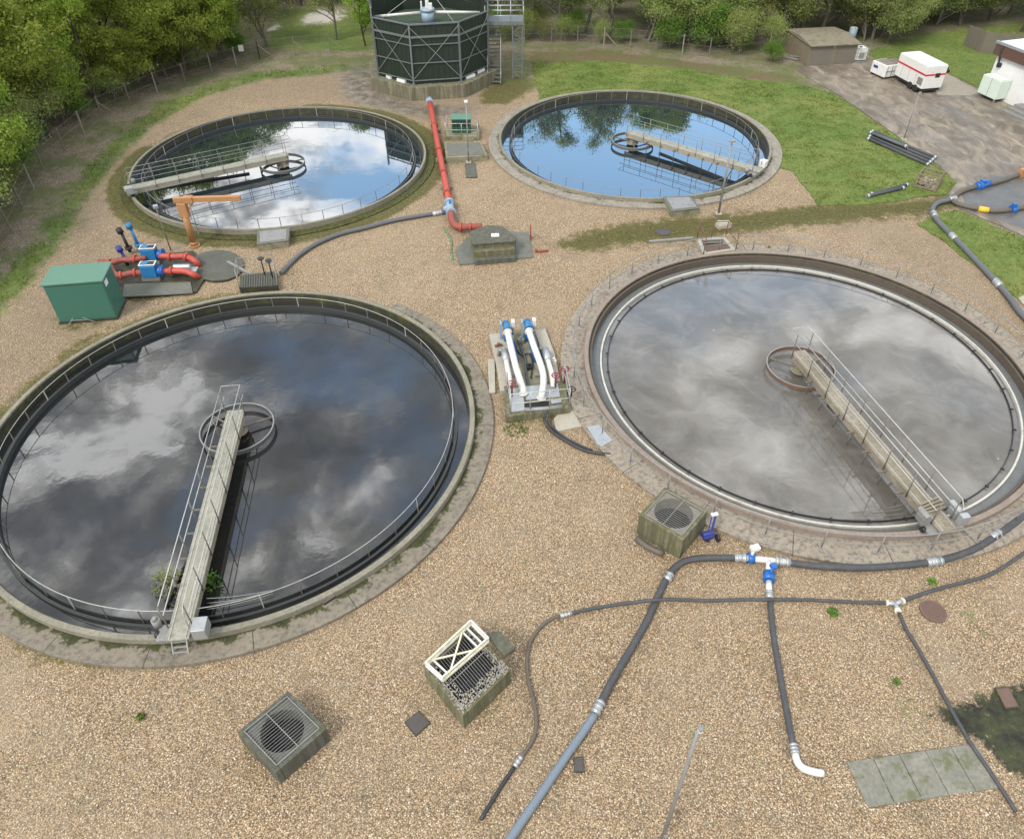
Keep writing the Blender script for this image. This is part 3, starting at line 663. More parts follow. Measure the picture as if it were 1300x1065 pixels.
# right side hoses
t = thing('perimeter_hose', 'thick grey hose with many couplings bending round the lawn corner at the right', 'hose', (*G(1190, 270), 0))
hose('hose_body', '', '', [(1420, 520), (1360, 460), (1300, 402), (1284, 381), (1267, 361), (1240, 332), (1212, 303), (1193, 284), (1185, 273), (1184, 265), (1190, 258), (1201, 255), (1212, 252.5)], .145, M['rubber_mid'], parent=t)
for a, b in (((1270, 364), (1263, 356)), ((1213, 304), (1207, 298)), ((1187, 276), (1184.5, 270)), ((1205, 254), (1213, 252))): coupling(t, a, b, .145)
t = thing('inlet_hose', 'grey hose with a blue coupling crossing the wet paving to the orange fitting', 'hose', (*G(1240, 238), 0))
hose('hose_body', '', '', [(1210, 252), (1216, 246), (1226, 241), (1240, 237), (1255, 234), (1272, 229.5), (1292, 222.5), (1340, 208)], .15, M['brown_pipe'], parent=t)
MB().cyl(G3(1239, 237.5, .16), G3(1256, 233, .16), .21, .21, 14).build('coupling', M['blue'], t); MB().cyl(G3(1242, 236.8, .16), G3(1245, 236, .16), .28, .28, 14).box((*G(1247, 235.2, .16), .40), (.3, .3, .18)).build('valve', M['blue'], t)
MB().box((*G(1297, 221, .2), .28), (.4, .3, .5), .4).build('fitting', M['orange'], t)
t = thing('side_hose', 'grey hose with a yellow band and a blue collar below the wet paving', 'hose', (*G(1240, 265), 0))
hose('hose_body', '', '', [(1208, 254), (1216, 259), (1228, 262.5), (1244, 265.5), (1262, 268), (1282, 266.5), (1300, 263.5), (1360, 255)], .14, M['brown_pipe'], parent=t)
MB().cyl(G3(1242, 265.2, .14), G3(1255, 267.2, .14), .165, .165, 14).build('band', M['yellow'], t)
MB().cyl(G3(1283, 266.4, .14), G3(1289, 265.6, .14), .24, .24, 14).box((*G(1286, 265.6, .2), .42), (.22, .22, .25)).build('collar', M['blue'], t)
# ================================================================ red pipe from the tower
t = thing('red_pipe', 'long red pipe running down from the dark green tower to the hexagonal chamber', 'pipe', (*G(560, 195), 0))
rz = .36
pts = [G3(545, 128, .55), G3(548, 142, .42), G3(556, 185, rz), G3(564, 225, rz), G3(570, 256, rz)]
MB().tube(pts, .19, 14).build('straight_pipe', M['red'], t)
for p in ((551.5, 160), (557.5, 192), (563, 220), (568, 246)):
    A = G3(*p, rz); d = (pts[3]-pts[2]).normalized(); MB().cyl(A-d*.05, A+d*.05, .255, .255, 16).build('flange', M['red_old'], t)
for p in ((553, 168), (560, 205), (567, 240)):
    A = G3(*p, 0); MB().box((A.x, A.y, .09), (.7, .25, .18)).build('support', M['conc_moss'], t)
MB().cyl(G3(545, 127, .56), G3(545.6, 131, .53), .26, .26, 16).build('outlet_flange', M['blue_lt'], t)
v = MB().cyl(G3(570, 256, rz), G3(572.5, 270, rz), .23, .23, 16).cyl(G3(571, 263, rz), G3(563, 266, rz-.08), .17, .14, 14).cyl(G3(570, 257, rz), G3(570.3, 259, rz), .31, .31, 16).cyl(G3(572.3, 269, rz), G3(572.8, 271, rz), .31, .31, 16).build('blue_tee', M['blue_lt'], t)
MB().cyl(G3(571.5, 263, rz), G3(571.5, 263, rz)+Vector((0, 0, .45)), .06, .06, 10).build('valve_stem', M['blue'], v)
e = [G3(572.5, 270, rz), G3(573.5, 279, rz), G3(577, 286, rz), G3(585, 288.5, rz), G3(596, 288.3, rz), G3(612, 287.5, rz)]
MB().tube(smooth_path(e, .08), .20, 14).build('elbow_pipe', M['red_old'], t)
for a, b in (((584, 288.3), (586.5, 288.4)), ((596, 288.3), (598, 288.2))): MB().cyl(G3(*a, rz), G3(*b, rz), .27, .27, 16).build('flange', M['red'], t)
# ================================================================ hexagonal chamber with steps
t = thing('hexagonal_chamber', 'stained concrete chamber with sloping hexagonal lid and steps, at the end of the red pipe', 'chamber', (*G(626, 310), 0))
MB().prism(pp((578, 320), (584, 337), (677, 327.5), (671, 297), (640, 294), (592, 303)), -.1, .07).build('base_slab', M['slab'], t, bevel=.015)
hz = .85
top = [G(*p, hz) for p in ((597, 294), (619, 286.5), (638, 287.5), (655, 302.5), (652.5, 306), (600.5, 310))]
MB().prism(top, .0, hz-.06).build('walls', M['conc_box'], t, bevel=.02)
lid = [((p[0]-top[0][0])*1.04+top[0][0]-.06, (p[1]-top[0][1])*1.04+top[0][1]-.02) for p in top]
MB().prism(lid, hz-.058, hz+.03).build('lid', M['box_dark'], t, bevel=.015)
f0, f1 = Vector(top[5]), Vector(top[4]); dn = Vector((f0.y-f1.y, f1.x-f0.x)).normalized(); dn = dn if dn.y < 0 else -dn
for i, zt in enumerate((.58, .28)):
    o0 = dn*(.02+.36*i); o1 = dn*(.36*(i+1)+.01)
    q = [f0+o0, f0+o1, f1+o1, f1+o0]; MB().prism([(a.x, a.y) for a in q], -.02, zt).build('step', M['box_dark'] if i else M['conc_box'], t, bevel=.015)
MB().box((*G(628.6, 298.5, hz+.05), hz+.045), (.42, .34, .02), .05).build('sign_plate', M['white'], t)
for p, l in (((674, 306), 'red post standing beside the hexagonal chamber slab'),):
    b = G(*p); o = MB().cyl((b[0], b[1]+.3, 0), (b[0]-.02, b[1]+.3, .85), .035, .035, 8).box((b[0], b[1]+.3, .03), (.2, .2, .05)).build('red_post', M['red_old']); tag(o, l, 'post')
b = G(688, 320); o = MB().box((b[0], b[1], .05), (.7, .12, .1), .15).box((b[0]-.3, b[1]+.02, .08), (.12, .2, .16), .15).build('fallen_bracket', M['red_old']); tag(o, 'small reddish bracket lying on the gravel right of the hexagonal chamber', 'bracket')
# ================================================================ green kiosk, big cabinet
def slant_box(t, base, h, name, m, **k): return MB().prism(base, 0, h).build(name, m, t, **k)
cab_fl, cab_fr = Vector(G(77, 411)), Vector(G(148, 405)); ux_ = (cab_fr-cab_fl).normalized(); uy_ = Vector((-ux_.y, ux_.x)); cw = (cab_fr-cab_fl).length+.05; cd = 1.55
t = thing('green_cabinet', 'big dark green equipment cabinet standing left of the dark cloudy tank', 'cabinet', (*((cab_fl+cab_fr)/2+uy_*cd/2), 0))
def CB(a, b): p = cab_fl+ux_*a+uy_*b; return (p.x, p.y)
MB().prism([CB(-.05, -.05), CB(cw+.05, -.05), CB(cw+.05, cd+.05), CB(-.05, cd+.05)], -.05, .08).build('plinth', M['conc_dark'], t)
MB().prism([CB(0, 0), CB(cw, 0), CB(cw, cd), CB(0, cd)], .08, 2.12).build('body', M['green_k'], t, bevel=.02)
MB().prism([CB(-.08, -.08), CB(cw+.08, -.08), CB(cw+.08, cd+.08), CB(-.08, cd+.08)], 2.122, 2.22).build('roof', M['green_r'], t, bevel=.03)
for i in range(1):
    MB().prism([CB(cw*i/3+.04, -.010), CB(cw-.04, -.010), CB(cw-.04, -.002), CB(cw*i/3+.04, -.002)], .16, 2.02).build('door', M['green_k'], t, bevel=.006)
p = CB(cw+.012, .35); MB().box((p[0], p[1], 1.85), (.36, .02, .28), math.atan2(uy_.y, uy_.x)).build('sign_plate', M['white'], t)
t2 = thing('wire_prop', 'thin bent metal prop leaning at the foot of the big green cabinet', 'metal prop', (*G(98, 405), 0))
MB().tube([G3(87, 413, .03), G3(95, 400, .35), G3(122, 409, .03)], .025, 6).tube([G3(91, 407, .2), G3(112, 406, .16)], .02, 6).build('frame', M['galv_dull'], t2)
# ================================================================ orange davit crane
cx, cy = G(247, 312); t = thing('davit_crane', 'faded orange davit crane between the clear tank and the red pumps', 'crane', (cx, cy, 0))
hz_ = 2.75
MB().cyl((cx, cy, 0), (cx, cy, .06), .30, .30, 20).cyl((cx, cy, .06), (cx, cy, .30), .22, .16, 16).build('base', M['orange'], t)
MB().tube([(cx, cy, .3), (cx, cy, 2.2)], [.19, .17], 14).build('mast', M['orange'], t)
A = Vector((cx, cy, hz_)); B_ = G3(311, 254, 2.62); d = (B_-A).normalized(); d.z = 0
MB().beam(A-d*.35+Vector((0, 0, .0)), A+d*3.15, .22, .27).build('arm', M['orange'], t, bevel=.02)
MB().prism([(cx-.24, cy-.17), (cx+.26, cy-.17), (cx+.26, cy+.17), (cx-.24, cy+.17)], 1.75, 2.60).build('head', M['orange'], t, bevel=.05)
MB().beam((cx+.1, cy, 1.9), (A+d*.75), .10, .10).build('brace', M['orange'], t)
MB().box((*(A+d*.42)[:2], hz_), (.5, .34, .34), math.atan2(d.y, d.x)).build('trolley', M['orange'], t, bevel=.02)
MB().tube([(A+d*.42)-Vector((0, 0, .1)), (A+d*.42)-Vector((0, 0, 1.9))], .018, 5).box((*(A+d*.42)[:2], hz_-1.95), (.1, .1, .16)).build('chain', M['railpost'], t)
# ================================================================ left red pump set
pad = pp((128, 352), (152, 377), (250, 372), (262, 352), (246, 320), (180, 328), (135, 338)); cpad = mid(*pad)
t = thing('pump_plinth', 'low mossy concrete pad under the red pipes and blue pumps', 'concrete pad', (*cpad, 0))
MB().prism(pad, -.1, .10).build('slab', M['conc_dark'], t, bevel=.02)
MB().prism(pp((158, 362), (156, 378), (245, 373), (242, 359), z=.1), .104, .16).build('edge_slab', M['slab'], t)
def pump_line(label, P, r, body, label2):
    t = thing('pump_set', label, 'pump', (*G(*body), .1), 'blue pumps with red pipes')
    MB().tube(smooth_path([G3(p[0], p[1], p[2]) for p in P[0]], .1), r, 14).build('inlet_pipe', M['red_old'], t)
    MB().tube(smooth_path([G3(p[0], p[1], p[2]) for p in P[1]], .1), r, 14).build('outlet_pipe', M['red'], t)
    for a, b in P[2]: MB().cyl(G3(*a), G3(*b), r*1.45, r*1.45, 16).build('flange', M['red'], t)
    bx, by = G(*body, .6)
    h = MB().box((bx, by, .62), (.74, .54, .66), .08).cyl((bx-.15, by, .98), (bx-.15, by, 1.05), .2, .2, 14).build('pump_body', M['blue_p'], t, bevel=.04)
    MB().box((bx, by, 1.0), (.80, .44, .035), .08).build('cover_frame', M['white'], h)
    MB().box((bx, by+.0, 1.021), (.68, .32, .012), .08).build('dark_panel', M['black'], h)
    MB().cyl((bx+.42, by, .55), (bx+.66, by+.02, .55), .26, .20, 16).cyl((bx+.64, by+.02, .55), (bx+.70, by+.02, .55), .30, .30, 16).build('valve', M['blue'], t)
    MB().box((bx, by, .19), (.9, .5, .18), .08).build('foot', M['galv_dull'], t)
pump_line('farther blue pump with red pipes, nearer the orange crane', ([(126, 333, .45), (140, 334, .45), (155, 330, .5), (168, 330, .5), (186, 327, .5)], [(203, 325, .55), (220, 326, .55), (236, 326, .5), (248, 332, .45), (253, 338, .1)], [((138, 334, .45), (141, 334, .45)), ((214, 326, .55), (217, 326, .55)), ((236, 326, .5), (239, 327, .5)), ((170, 329, .5), (173, 329, .5))]), .155, (190, 322), '')
pump_line('nearer blue pump with pale housing beside the big green cabinet', ([(140, 338, .45), (144, 346, .45), (152, 350, .45), (166, 347, .5), (184, 346, .5)], [(205, 345, .5), (220, 344, .5), (236, 345, .5), (246, 349, .4), (252, 352, .1)], [((152, 350, .45), (155, 349.5, .45)), ((216, 344, .5), (219, 344, .5)), ((170, 346.5, .5), (173, 346.3, .5))]), .155, (190, 343), '')
b = G3(233, 350, .1); tag(MB().box((b.x, b.y+.1, .38), (1.5, .45, .06), .04).box((b.x-.6, b.y+.1, .23), (.06, .4, .27), .04).box((b.x+.6, b.y+.1, .23), (.06, .4, .27), .04).cyl((b.x-.4, b.y+.1, .55), (b.x+.45, b.y+.12, .55), .15, .15, 14).build('motor_frame', M['galv'], bevel=.01), 'galvanised motor on a low frame in front of the red pipes', 'motor')
for px, hgt, l, mm in (((166, 322), 1.25, 'dark blue motor standing up behind the red pipe near the cabinet', 'black'), ((178, 318), 1.35, 'pale blue upright valve actuator behind the farther pump', 'blue_p'), ((163, 338), .9, 'small dark upright valve between the two red inlet pipes', 'blue_d')):
    x, y = G(*px); t = thing('upright_valve', l, 'valve', (x, y, .1))
    MB().cyl((x, y, .1), (x-.08, y, hgt), .09, .08, 12).build('stem', M[mm], t)
    MB().cyl((x-.1, y, hgt), (x-.16, y, hgt+.28), .17, .15, 14).cyl((x, y, .3), (x, y, .42), .20, .20, 14).build('head', M[mm], t)
x, y = G(217, 318); t = thing('lamp_post', 'short thin lamp post with a small floodlight beside the red pipes', 'lamp post', (x, y, 0))
MB().cyl((x, y, 0), (x-.03, y, 2.5), .035, .03, 8).build('pole', M['railpost'], t); MB().box((x-.05, y+.05, 2.58), (.24, .2, .18), .3).build('lamp_head', M['galv'], t, bevel=.02)
# oval plate, steps, bar
ov = [Vector(G(276.5+33*math.cos(a)+4*math.sin(a), 339+19.5*math.sin(a)-3*math.cos(a))) for a in [2*math.pi*i/40 for i in range(40)]]
def grating(name, label, cat, poly, z, m, w=.03, gap=.09, frame=None, parent=None, base=None, along=None):
    """bars filling a convex outline, with a rim"""
    P = [Vector(p) for p in poly]; u = (along or (P[1]-P[0])).normalized(); v = Vector((-u.y, u.x)); b = MB()
    vs = [p.dot(v) for p in P]; s = min(vs)+gap
    while s < max(vs)-gap*.5:
        hit = []
        for i in range(len(P)):
            a, c = P[i], P[(i+1) % len(P)]; da, dc = a.dot(v)-s, c.dot(v)-s
            if (da > 0) != (dc > 0): hit.append(a+(c-a)*(da/(da-dc)))
        if len(hit) == 2: b.beam((*hit[0], z), (*hit[1], z), w, .03)
        s += gap
    return b
t = thing('oval_cover', 'grey-green oval slatted cover plate between the orange crane and the dark tank', 'cover plate', (*mid(*[tuple(p) for p in ov]), 0))
MB().prism([tuple(p) for p in ov], -.08, .09).build('plate', M['conc_dark'], t, bevel=.01)
grating('', '', '', ov, .107, None, .05, .10, along=Vector((1, .15))).build('slats', M['slab'], t)
tag(MB().beam(G3(289, 333, .15), G3(324, 352, .15), .14, .14).build('steel_bar', M['galv_dull']), 'loose grey steel bar lying across the oval cover', 'bar')
t = thing('grated_steps', 'low grated platform with railings and handwheels at the top of the dark tank', 'platform', (*G(330, 362), 0))
pl = pp((307, 356), (306, 372), (355, 369), (352, 351)); MB().prism(pl, -.05, .30).build('base', M['conc_dark'], t)
grating('', '', '', pl, .32, None, .035, .12).build('grating', M['slab'], t)
for a, b in ((0, 3), (3, 2), (0, 1)):
    A, B_ = Vector((*pl[a], .3)), Vector((*pl[b], .3))
    for z in (1.0, .55): MB().tube([A+Vector((0, 0, z)), B_+Vector((0, 0, z))], .02, 6).build('rail', M['galv_dull'], t)
for a in pl: MB().cyl((*a, .0), (*a, 1.3), .022, n=6).build('post', M['galv_dull'], t)
for f in (.35, .75):
    A = Vector((*pl[0], .3)).lerp(Vector((*pl[3], .3)), .5).lerp(Vector((*mid(pl[2], pl[3]), .3)), f)
    MB().cyl(A, A+Vector((0, 0, .95)), .035, n=8).cyl(A+Vector((0, 0, .95)), A+Vector((0, 0, 1.0)), .16, .16, 14).build('handwheel', M['black'], t)
# ================================================================ landings at the far tanks
for q, l in ((((327, 293), (367, 289), (365, 305), (327, 310)), 'grey metal landing step at the near rim of the clear mossy tank'), (((843, 250), (876, 249), (888, 264), (853, 268)), 'grey metal landing step at the near rim of the blue tank beside the lawn')):
    z = .42; P_ = [G(*p, z) for p in q]; t = thing('landing_step', l, 'step', (*mid(*P_), 0), 'landing steps')
    MB().prism(P_, -.05, z-.045).build('base', M['conc_moss'], t); c_ = mid(*P_); P2 = [(c_[0]+(p[0]-c_[0])*1.05, c_[1]+(p[1]-c_[1])*1.05) for p in P_]
    MB().prism(P2, z-.04, z).build('tread', M['slab'], t, bevel=.01)
    P3 = [(c_[0]+(p[0]-c_[0])*.86, c_[1]+(p[1]-c_[1])*.8) for p in P_]; MB().prism(P3, z+.002, z+.015).build('plate', M['galv_dull'], t)
# ================================================================ concrete chambers with gratings
def chamber(label, L_, B_, R__, h, m, round_=True, hole_r=.40, gapdir=0):
    Lp, Bp, Rp = [Vector(G(*p, h)) for p in (L_, B_, R__)]; Fp = Lp+Rp-Bp
    t = thing('grated_chamber', label, 'concrete chamber', (*((Lp+Rp)/2), 0), 'concrete chambers with gratings')
    P_ = [tuple(p) for p in (Lp, Fp, Rp, Bp)]; c_ = Vector(mid(*P_))
    # walls with an open well: four wall slabs round it
    u = (Fp-Lp); v = (Bp-Lp); wu, wv = .16/u.length, .16/v.length
    q = lambda a, b: tuple(Lp+u*a+v*b)
    b = MB()
    b.prism([q(0, 0), q(1, 0), q(1, wv), q(0, wv)], -.05, h).prism([q(0, 1-wv), q(1, 1-wv), q(1, 1), q(0, 1)], -.05, h)
    b.prism([q(0, wv), q(wu, wv), q(wu, 1-wv), q(0, 1-wv)], -.05, h).prism([q(1-wu, wv), q(1, wv), q(1, 1-wv), q(1-wu, 1-wv)], -.05, h)
    b.build('walls', m, t, bevel=.015)
    # deck inside the well with a round opening
    ins = [q(wu, wv), q(1-wu, wv), q(1-wu, 1-wv), q(wu, 1-wv)]; rr = min(u.length, v.length)*hole_r; n = 48; vs = []; fs = []
    for i in range(n):
        a = 2*math.pi*i/n+math.atan2(u.y, u.x); dx, dy = math.cos(a), math.sin(a); 
        # square outline point in the u,v frame
        ca, sa = math.cos(2*math.pi*i/n), math.sin(2*math.pi*i/n); k = 1/max(abs(ca), abs(sa)); 
        vs.append((*q(.5+ca*k*(.5-wu), .5+sa*k*(.5-wv)), h-.03)); vs.append((c_.x+dx*rr, c_.y+dy*rr, h-.03)); vs.append((c_.x+dx*rr, c_.y+dy*rr, h-.55))
    for i in range(n):
        j = (i+1) % n; fs += [(3*i, 3*j, 3*j+1, 3*i+1)[::-1], (3*i+1, 3*j+1, 3*j+2, 3*i+2)[::-1]]
    if round_: MB().add(vs, fs).build('rim_slab', M['slab'] if m is M['box_dark'] else M['conc'], t)
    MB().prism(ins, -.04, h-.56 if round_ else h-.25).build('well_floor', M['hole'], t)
    g = grating('', '', '', [q(wu*.85, wv*.85), q(1-wu*.85, wv*.85), q(1-wu*.85, 1-wv*.85), q(wu*.85, 1-wv*.85)], h-.02 if False else h+.017, None, .008, .085, along=(v if gapdir else u))
    g.build('grating', M['galv_dull'], t)
    f = MB(); cc = [q(wu*.85, wv*.85), q(1-wu*.85, wv*.85), q(1-wu*.85, 1-wv*.85), q(wu*.85, 1-wv*.85)]
    for i in range(4): f.beam((*cc[i], h+.02), (*cc[(i+1) % 4], h+.02), .022, .034)
    a_, b_ = (q(wu*.85, .5), q(1-wu*.85, .5)) if gapdir else (q(.5, wv*.85), q(.5, 1-wv*.85))
    f.beam((*a_, h+.034), (*b_, h+.034), .02, .02); f.build('grating_frame', M['galv_dull'], t)
    return t, q, h
chamber('yellow-stained concrete chamber with round opening, below the murky tank beside the blue pump', (811.5, 653), (844, 617.7), (899, 648), 1.0, M['conc_box'])
chamber('dark grey concrete chamber with round opening, lowest on the gravel at the left', (301, 929), (366, 876.5), (415, 924), .7, M['box_dark'], gapdir=1, hole_r=.36)
t, q, h = chamber('concrete chamber scattered with stones under the white truss frame', (538, 846), (598, 793), (648.5, 850), .72, M['conc_box'], round_=False)
b = MB()
for i in range(520):
    e = random.random()
    if e < .55: p = q(random.uniform(.78, .97), random.random())
    else: p = q(random.random(), random.choice((random.uniform(.02, .2), random.uniform(.86, .98))))
    s = random.uniform(.010, .028); b.box((p[0], p[1], h+s*.5+.012), (s*2, s*1.5, s*1.2), random.random()*3)
tag(b.build('stones', M['conc']), 'small stones scattered along the edges of the chamber under the white truss', 'stones', kind='stuff')
# dark block on the chamber's right-hand back corner
tag(MB().prism([G(*p, .95) for p in ((617, 803), (634, 800), (655, 822), (640, 832))], .76, .95).build('stone_block', M['box_dark'], bevel=.03), 'dark square block sitting on the back corner of the truss-topped chamber', 'block')
# white truss frame
zt = .80
t = thing('truss_frame', 'white painted lattice truss section lying on the stone-strewn chamber', 'truss frame', (*G(580, 828), zt))
c4 = [G3(*p, zt+.04) for p in ((541, 845), (562, 864), (620, 814), (598, 792))]
up = Vector((0, 0, .20)); b = MB()
for A, B_ in ((c4[0], c4[3]), (c4[1], c4[2])):
    b.beam(A, B_, .07, .07); b.beam(A+up, B_+up, .05, .05)
b.build('chord', M['cream'], t, bevel=.006)
b = MB()
for A, B_ in ((c4[0], c4[1]), (c4[3], c4[2]),): b.beam(A, B_, .05, .05)
for f in (.14, .80, .90): MB().beam(c4[0].lerp(c4[3], f), c4[1].lerp(c4[2], f), .05, .05).build('cross_bar', M['white'], t)
b.beam(c4[0]+up, c4[1]+up, .045, .045); b.beam(c4[3]+up, c4[2]+up, .045, .045); b.beam(c4[0]+up*.02, c4[3]+up*.02, .03, .05)
for A in c4: b.beam(A, A+up, .05, .05)
b.build('end_frame', M['white'], t)
b = MB(); b.beam(c4[0].lerp(c4[3], .14), c4[1].lerp(c4[2], .8), .05, .04); b.beam(c4[1].lerp(c4[2], .14)+Vector((0, 0, .04)), c4[0].lerp(c4[3], .8)+Vector((0, 0, .04)), .05, .04)
n = 5
for s in (0, 1):
    A0, B0 = (c4[0], c4[3]) if s == 0 else (c4[1], c4[2])
    for i in range(n): b.beam(A0.lerp(B0, i/n)+(up if i % 2 else up*0), A0.lerp(B0, (i+1)/n)+(up*0 if i % 2 else up), .03, .03)
b.build('diagonal', M['cream'], t)
# flat covers on the gravel
for nme, l, q4, m_ in (('drain_cover', 'square dark drain cover set in the gravel between two chambers', ((513, 917), (532, 902), (547, 918), (528, 935)), 'ironm'), ('small_plate', 'small dark plate at the bottom edge beside the pale hose end', ((728, 962), (740, 960), (742, 980), (729, 980)), 'ironm'), ('drain_cover', 'rectangular rusty drain cover near the wet corner at the right', ((1262, 873), (1280, 872), (1294, 898), (1276, 900)), 'ironb')):
    P_ = pp(*q4); t = thing(nme, l, 'drain cover', (*mid(*P_), 0)); MB().prism(P_, -.05, .022).build('frame', M['conc_dark'], t)
    c_ = mid(*P_); MB().prism([(c_[0]+(p[0]-c_[0])*.88, c_[1]+(p[1]-c_[1])*.88) for p in P_], -.04, .034).build('lid', M[m_], t, bevel=.004)
x, y = G(1184.5, 776); t = thing('manhole_cover', 'round brown manhole cover on the gravel right of the Y piece', 'manhole cover', (x, y, 0))
MB().ring((x, y), -.05, .03, .34, .40, 40).build('frame', M['ironb'], t); b = MB().cyl((x, y, -.04), (x, y, .026), .335, .335, 40)
for i in range(-4, 5): b.box((x, y+i*.07, .032), (2*math.sqrt(max(.01, .31**2-(i*.07)**2)), .03, .012))
b.build('lid', M['ironb'], t)
tag(MB().prism(pp((745, 545), (760, 542.5), (777, 562), (763, 570.5), (758, 566)), .115, .14).build('metal_sheet', M['galv']), 'pale square metal sheet lying on the edge of the murky tank apron', 'metal sheet')
tag(MB().prism(pp((703, 532), (724, 512), (733, 514), (748, 540), (706, 549)), -.05, .06).build('concrete_slab', M['conc_light'], bevel=.015), 'pale flat concrete slab beside the pump station', 'slab')
t = thing('drain_box', 'small dark grate box on the apron of the dark cloudy tank', 'drain box', (*G(416, 764), .05)); P_ = pp((406, 765), (420, 756), (427, 761), (413, 771)); MB().prism(P_, .04, .16).build('frame', M['black'], t); grating('', '', '', P_, .175, None, .02, .06).build('grating', M['galv_dull'], t)
# blue pump on wheels
x, y = G(901, 684); t = thing('pump_trolley', 'small navy blue hand pump trolley with black wheels beside the yellow-stained chamber', 'trolley', (x, y, 0))
A = Vector((x-.1, y, .18)); MB().box((x-.12, y, .20), (.38, .30, .16), .3).cyl((x-.3, y-.05, .28), (x+.1, y+.06, .28), .09, .09, 12).build('pump_body', M['blue_d'], t, bevel=.02)
MB().beam((x, y, .2), (x+.10, y+.25, .95), .08, .06).beam((x-.12, y, .2), (x-.02, y+.25, .95), .04, .04).build('handle', M['blue_d'], t)
MB().box((x+.06, y+.27, .98), (.24, .12, .06), .2).build('grip', M['white'], t)
for s in (-.16, .22): MB().cyl((x+s-.03, y-.08, .14), (x+s+.05, y-.06, .14), .14, .14, 16).build('wheel', M['black'], t)
tag(hose('broken_pipe', '', '', [(808, 683), (822, 694), (842, 703)], .11, M['brown_pipe']), 'short brown pipe lying against the foot of the yellow-stained chamber', 'pipe')
# ================================================================ central pump station
pc = Vector((*G(672, 475), 0))
t = thing('pump_station_pad', 'raised concrete pad carrying the blue pumps and white pipes between the two big tanks', 'concrete pad', tuple(pc))
za = .22
MB().prism([G(*p, za) for p in ((621, 424), (652, 421), (655, 452), (660, 494), (635, 496), (630, 462))], -.05, za).build('side_slab', M['conc_light'], t, bevel=.02)
MB().prism([G(*p, za) for p in ((679, 419), (692, 416), (704, 448), (712, 488), (700, 492), (690, 455))], -.05, za).build('side_slab', M['conc_light'], t, bevel=.02)
MB().prism([G(*p, za) for p in ((652, 421), (679, 419), (700, 492), (660, 494))], -.05, za-.09).build('sunk_floor', M['conc_moss'], t)
zb = .34
MB().prism([G(*p, zb) for p in ((640, 490), (716, 483), (724, 518), (642, 529))], -.05, zb).build('front_slab', M['conc_box'], t, bevel=.02)
x0, y0 = G(681, 513.5, zb); MB().box((x0, y0, zb+.012), (1.05, .38, .024), -.03).build('opening', M['hole'], t)  # solid dark box on the slab, painted as the shade of a hole
for q4 in (((646, 494), (664, 492), (666, 521), (648, 524)), ((667, 491), (708, 487), (711, 504), (668, 508)), ((699, 508), (712, 506), (713, 511), (700, 513))):
    MB().prism([G(*p, zb) for p in q4], zb-.01, zb+.03).build('cover_plate', M['galv'], t, bevel=.006)
MB().prism(pp((619, 458), (628, 458), (629, 500), (621, 501)), -.05, .10).build('kerb_block', M['conc_light'], t, bevel=.02)
st_ = Vector((*G(668, 517, .5), .50)); MB().tube([G3(666, 520, .42), G3(690, 519, .42), G3(714, 516, .42)], .09, 12).build('drain_pipe', M['galv_dull'], t)
def pump(label, top, low, extra, dz):
    A, B_ = G3(*top, .95), G3(*low, .72)
    t = thing('pump', label, 'pump', (A.x, A.y, .15), 'blue pumps with white pipes')
    d = (B_-A).normalized(); s = Vector((d.y, -d.x, 0)).normalized()
    MB().cyl(A-d*.10+Vector((0, 0, .0)), A+d*.42, .17, .17, 16).cyl(A-d*.18, A-d*.10, .12, .12, 12).cyl(A+d*.40, A+d*.47, .22, .22, 16).build('motor', M['blue_p'], t)
    MB().beam(A+Vector((0, 0, -.55))+d*.5-s*.10, A+Vector((0, 0, -.55))+d*1.9-s*.10, .30, .30).cyl(A+d*.2-Vector((0, 0, .15)), A+d*.2-Vector((0, 0, .75)), .14, .16, 14).build('pump_body', M['blue'], t, bevel=.03)
    MB().box(A+s*-.32-d*.05+Vector((0, 0, -.02)), (.16, .24, .34), .1).build('junction_box', M['white'], t, bevel=.02)
    MB().cyl(A-s*.30+Vector((0, 0, -.6)), A-s*.30+Vector((0, 0, .15)), .045, .045, 8).box(A+s*.26+Vector((0, 0, -.25)), (.07, .3, .8), .1).build('bracket', M['blue_lt'], t)
    pts = [G3(*p) for p in extra]; MB().tube(smooth_path(pts, .1), .14, 16).build('white_pipe', M['white_pipe'], t)
    for p, q_ in ((pts[0], pts[1]), (pts[-1], pts[-2])):
        e = (q_-p).normalized(); MB().cyl(p+e*.08, p+e*.13, .20, .20, 16).build('flange', M['white_pipe'], t)
    for f in (.35, .8):
        C_ = A.lerp(B_, f); MB().beam((C_.x, C_.y, .1), (C_.x, C_.y, C_.z-.12), .08, .08).box((C_.x, C_.y, .24), (.4, .16, .05), 0).build('stand', M['galv_dull'], t)
pump('left blue pump with straight white pipe on the central pad', (642.5, 412), (659, 480), [(644, 420, .98), (649, 442, .9), (655, 466, .82), (660, 482, .75), (664, 494, .60), (665.5, 502, .30)], 0)
pump('right blue pump with kinked white pipe on the central pad', (669.5, 410), (689.5, 478), [(671, 419, .98), (678, 440, .92), (684, 456, .85), (689, 472, .80), (690, 485, .74), (688, 500, .60), (687, 508, .3)], 0)
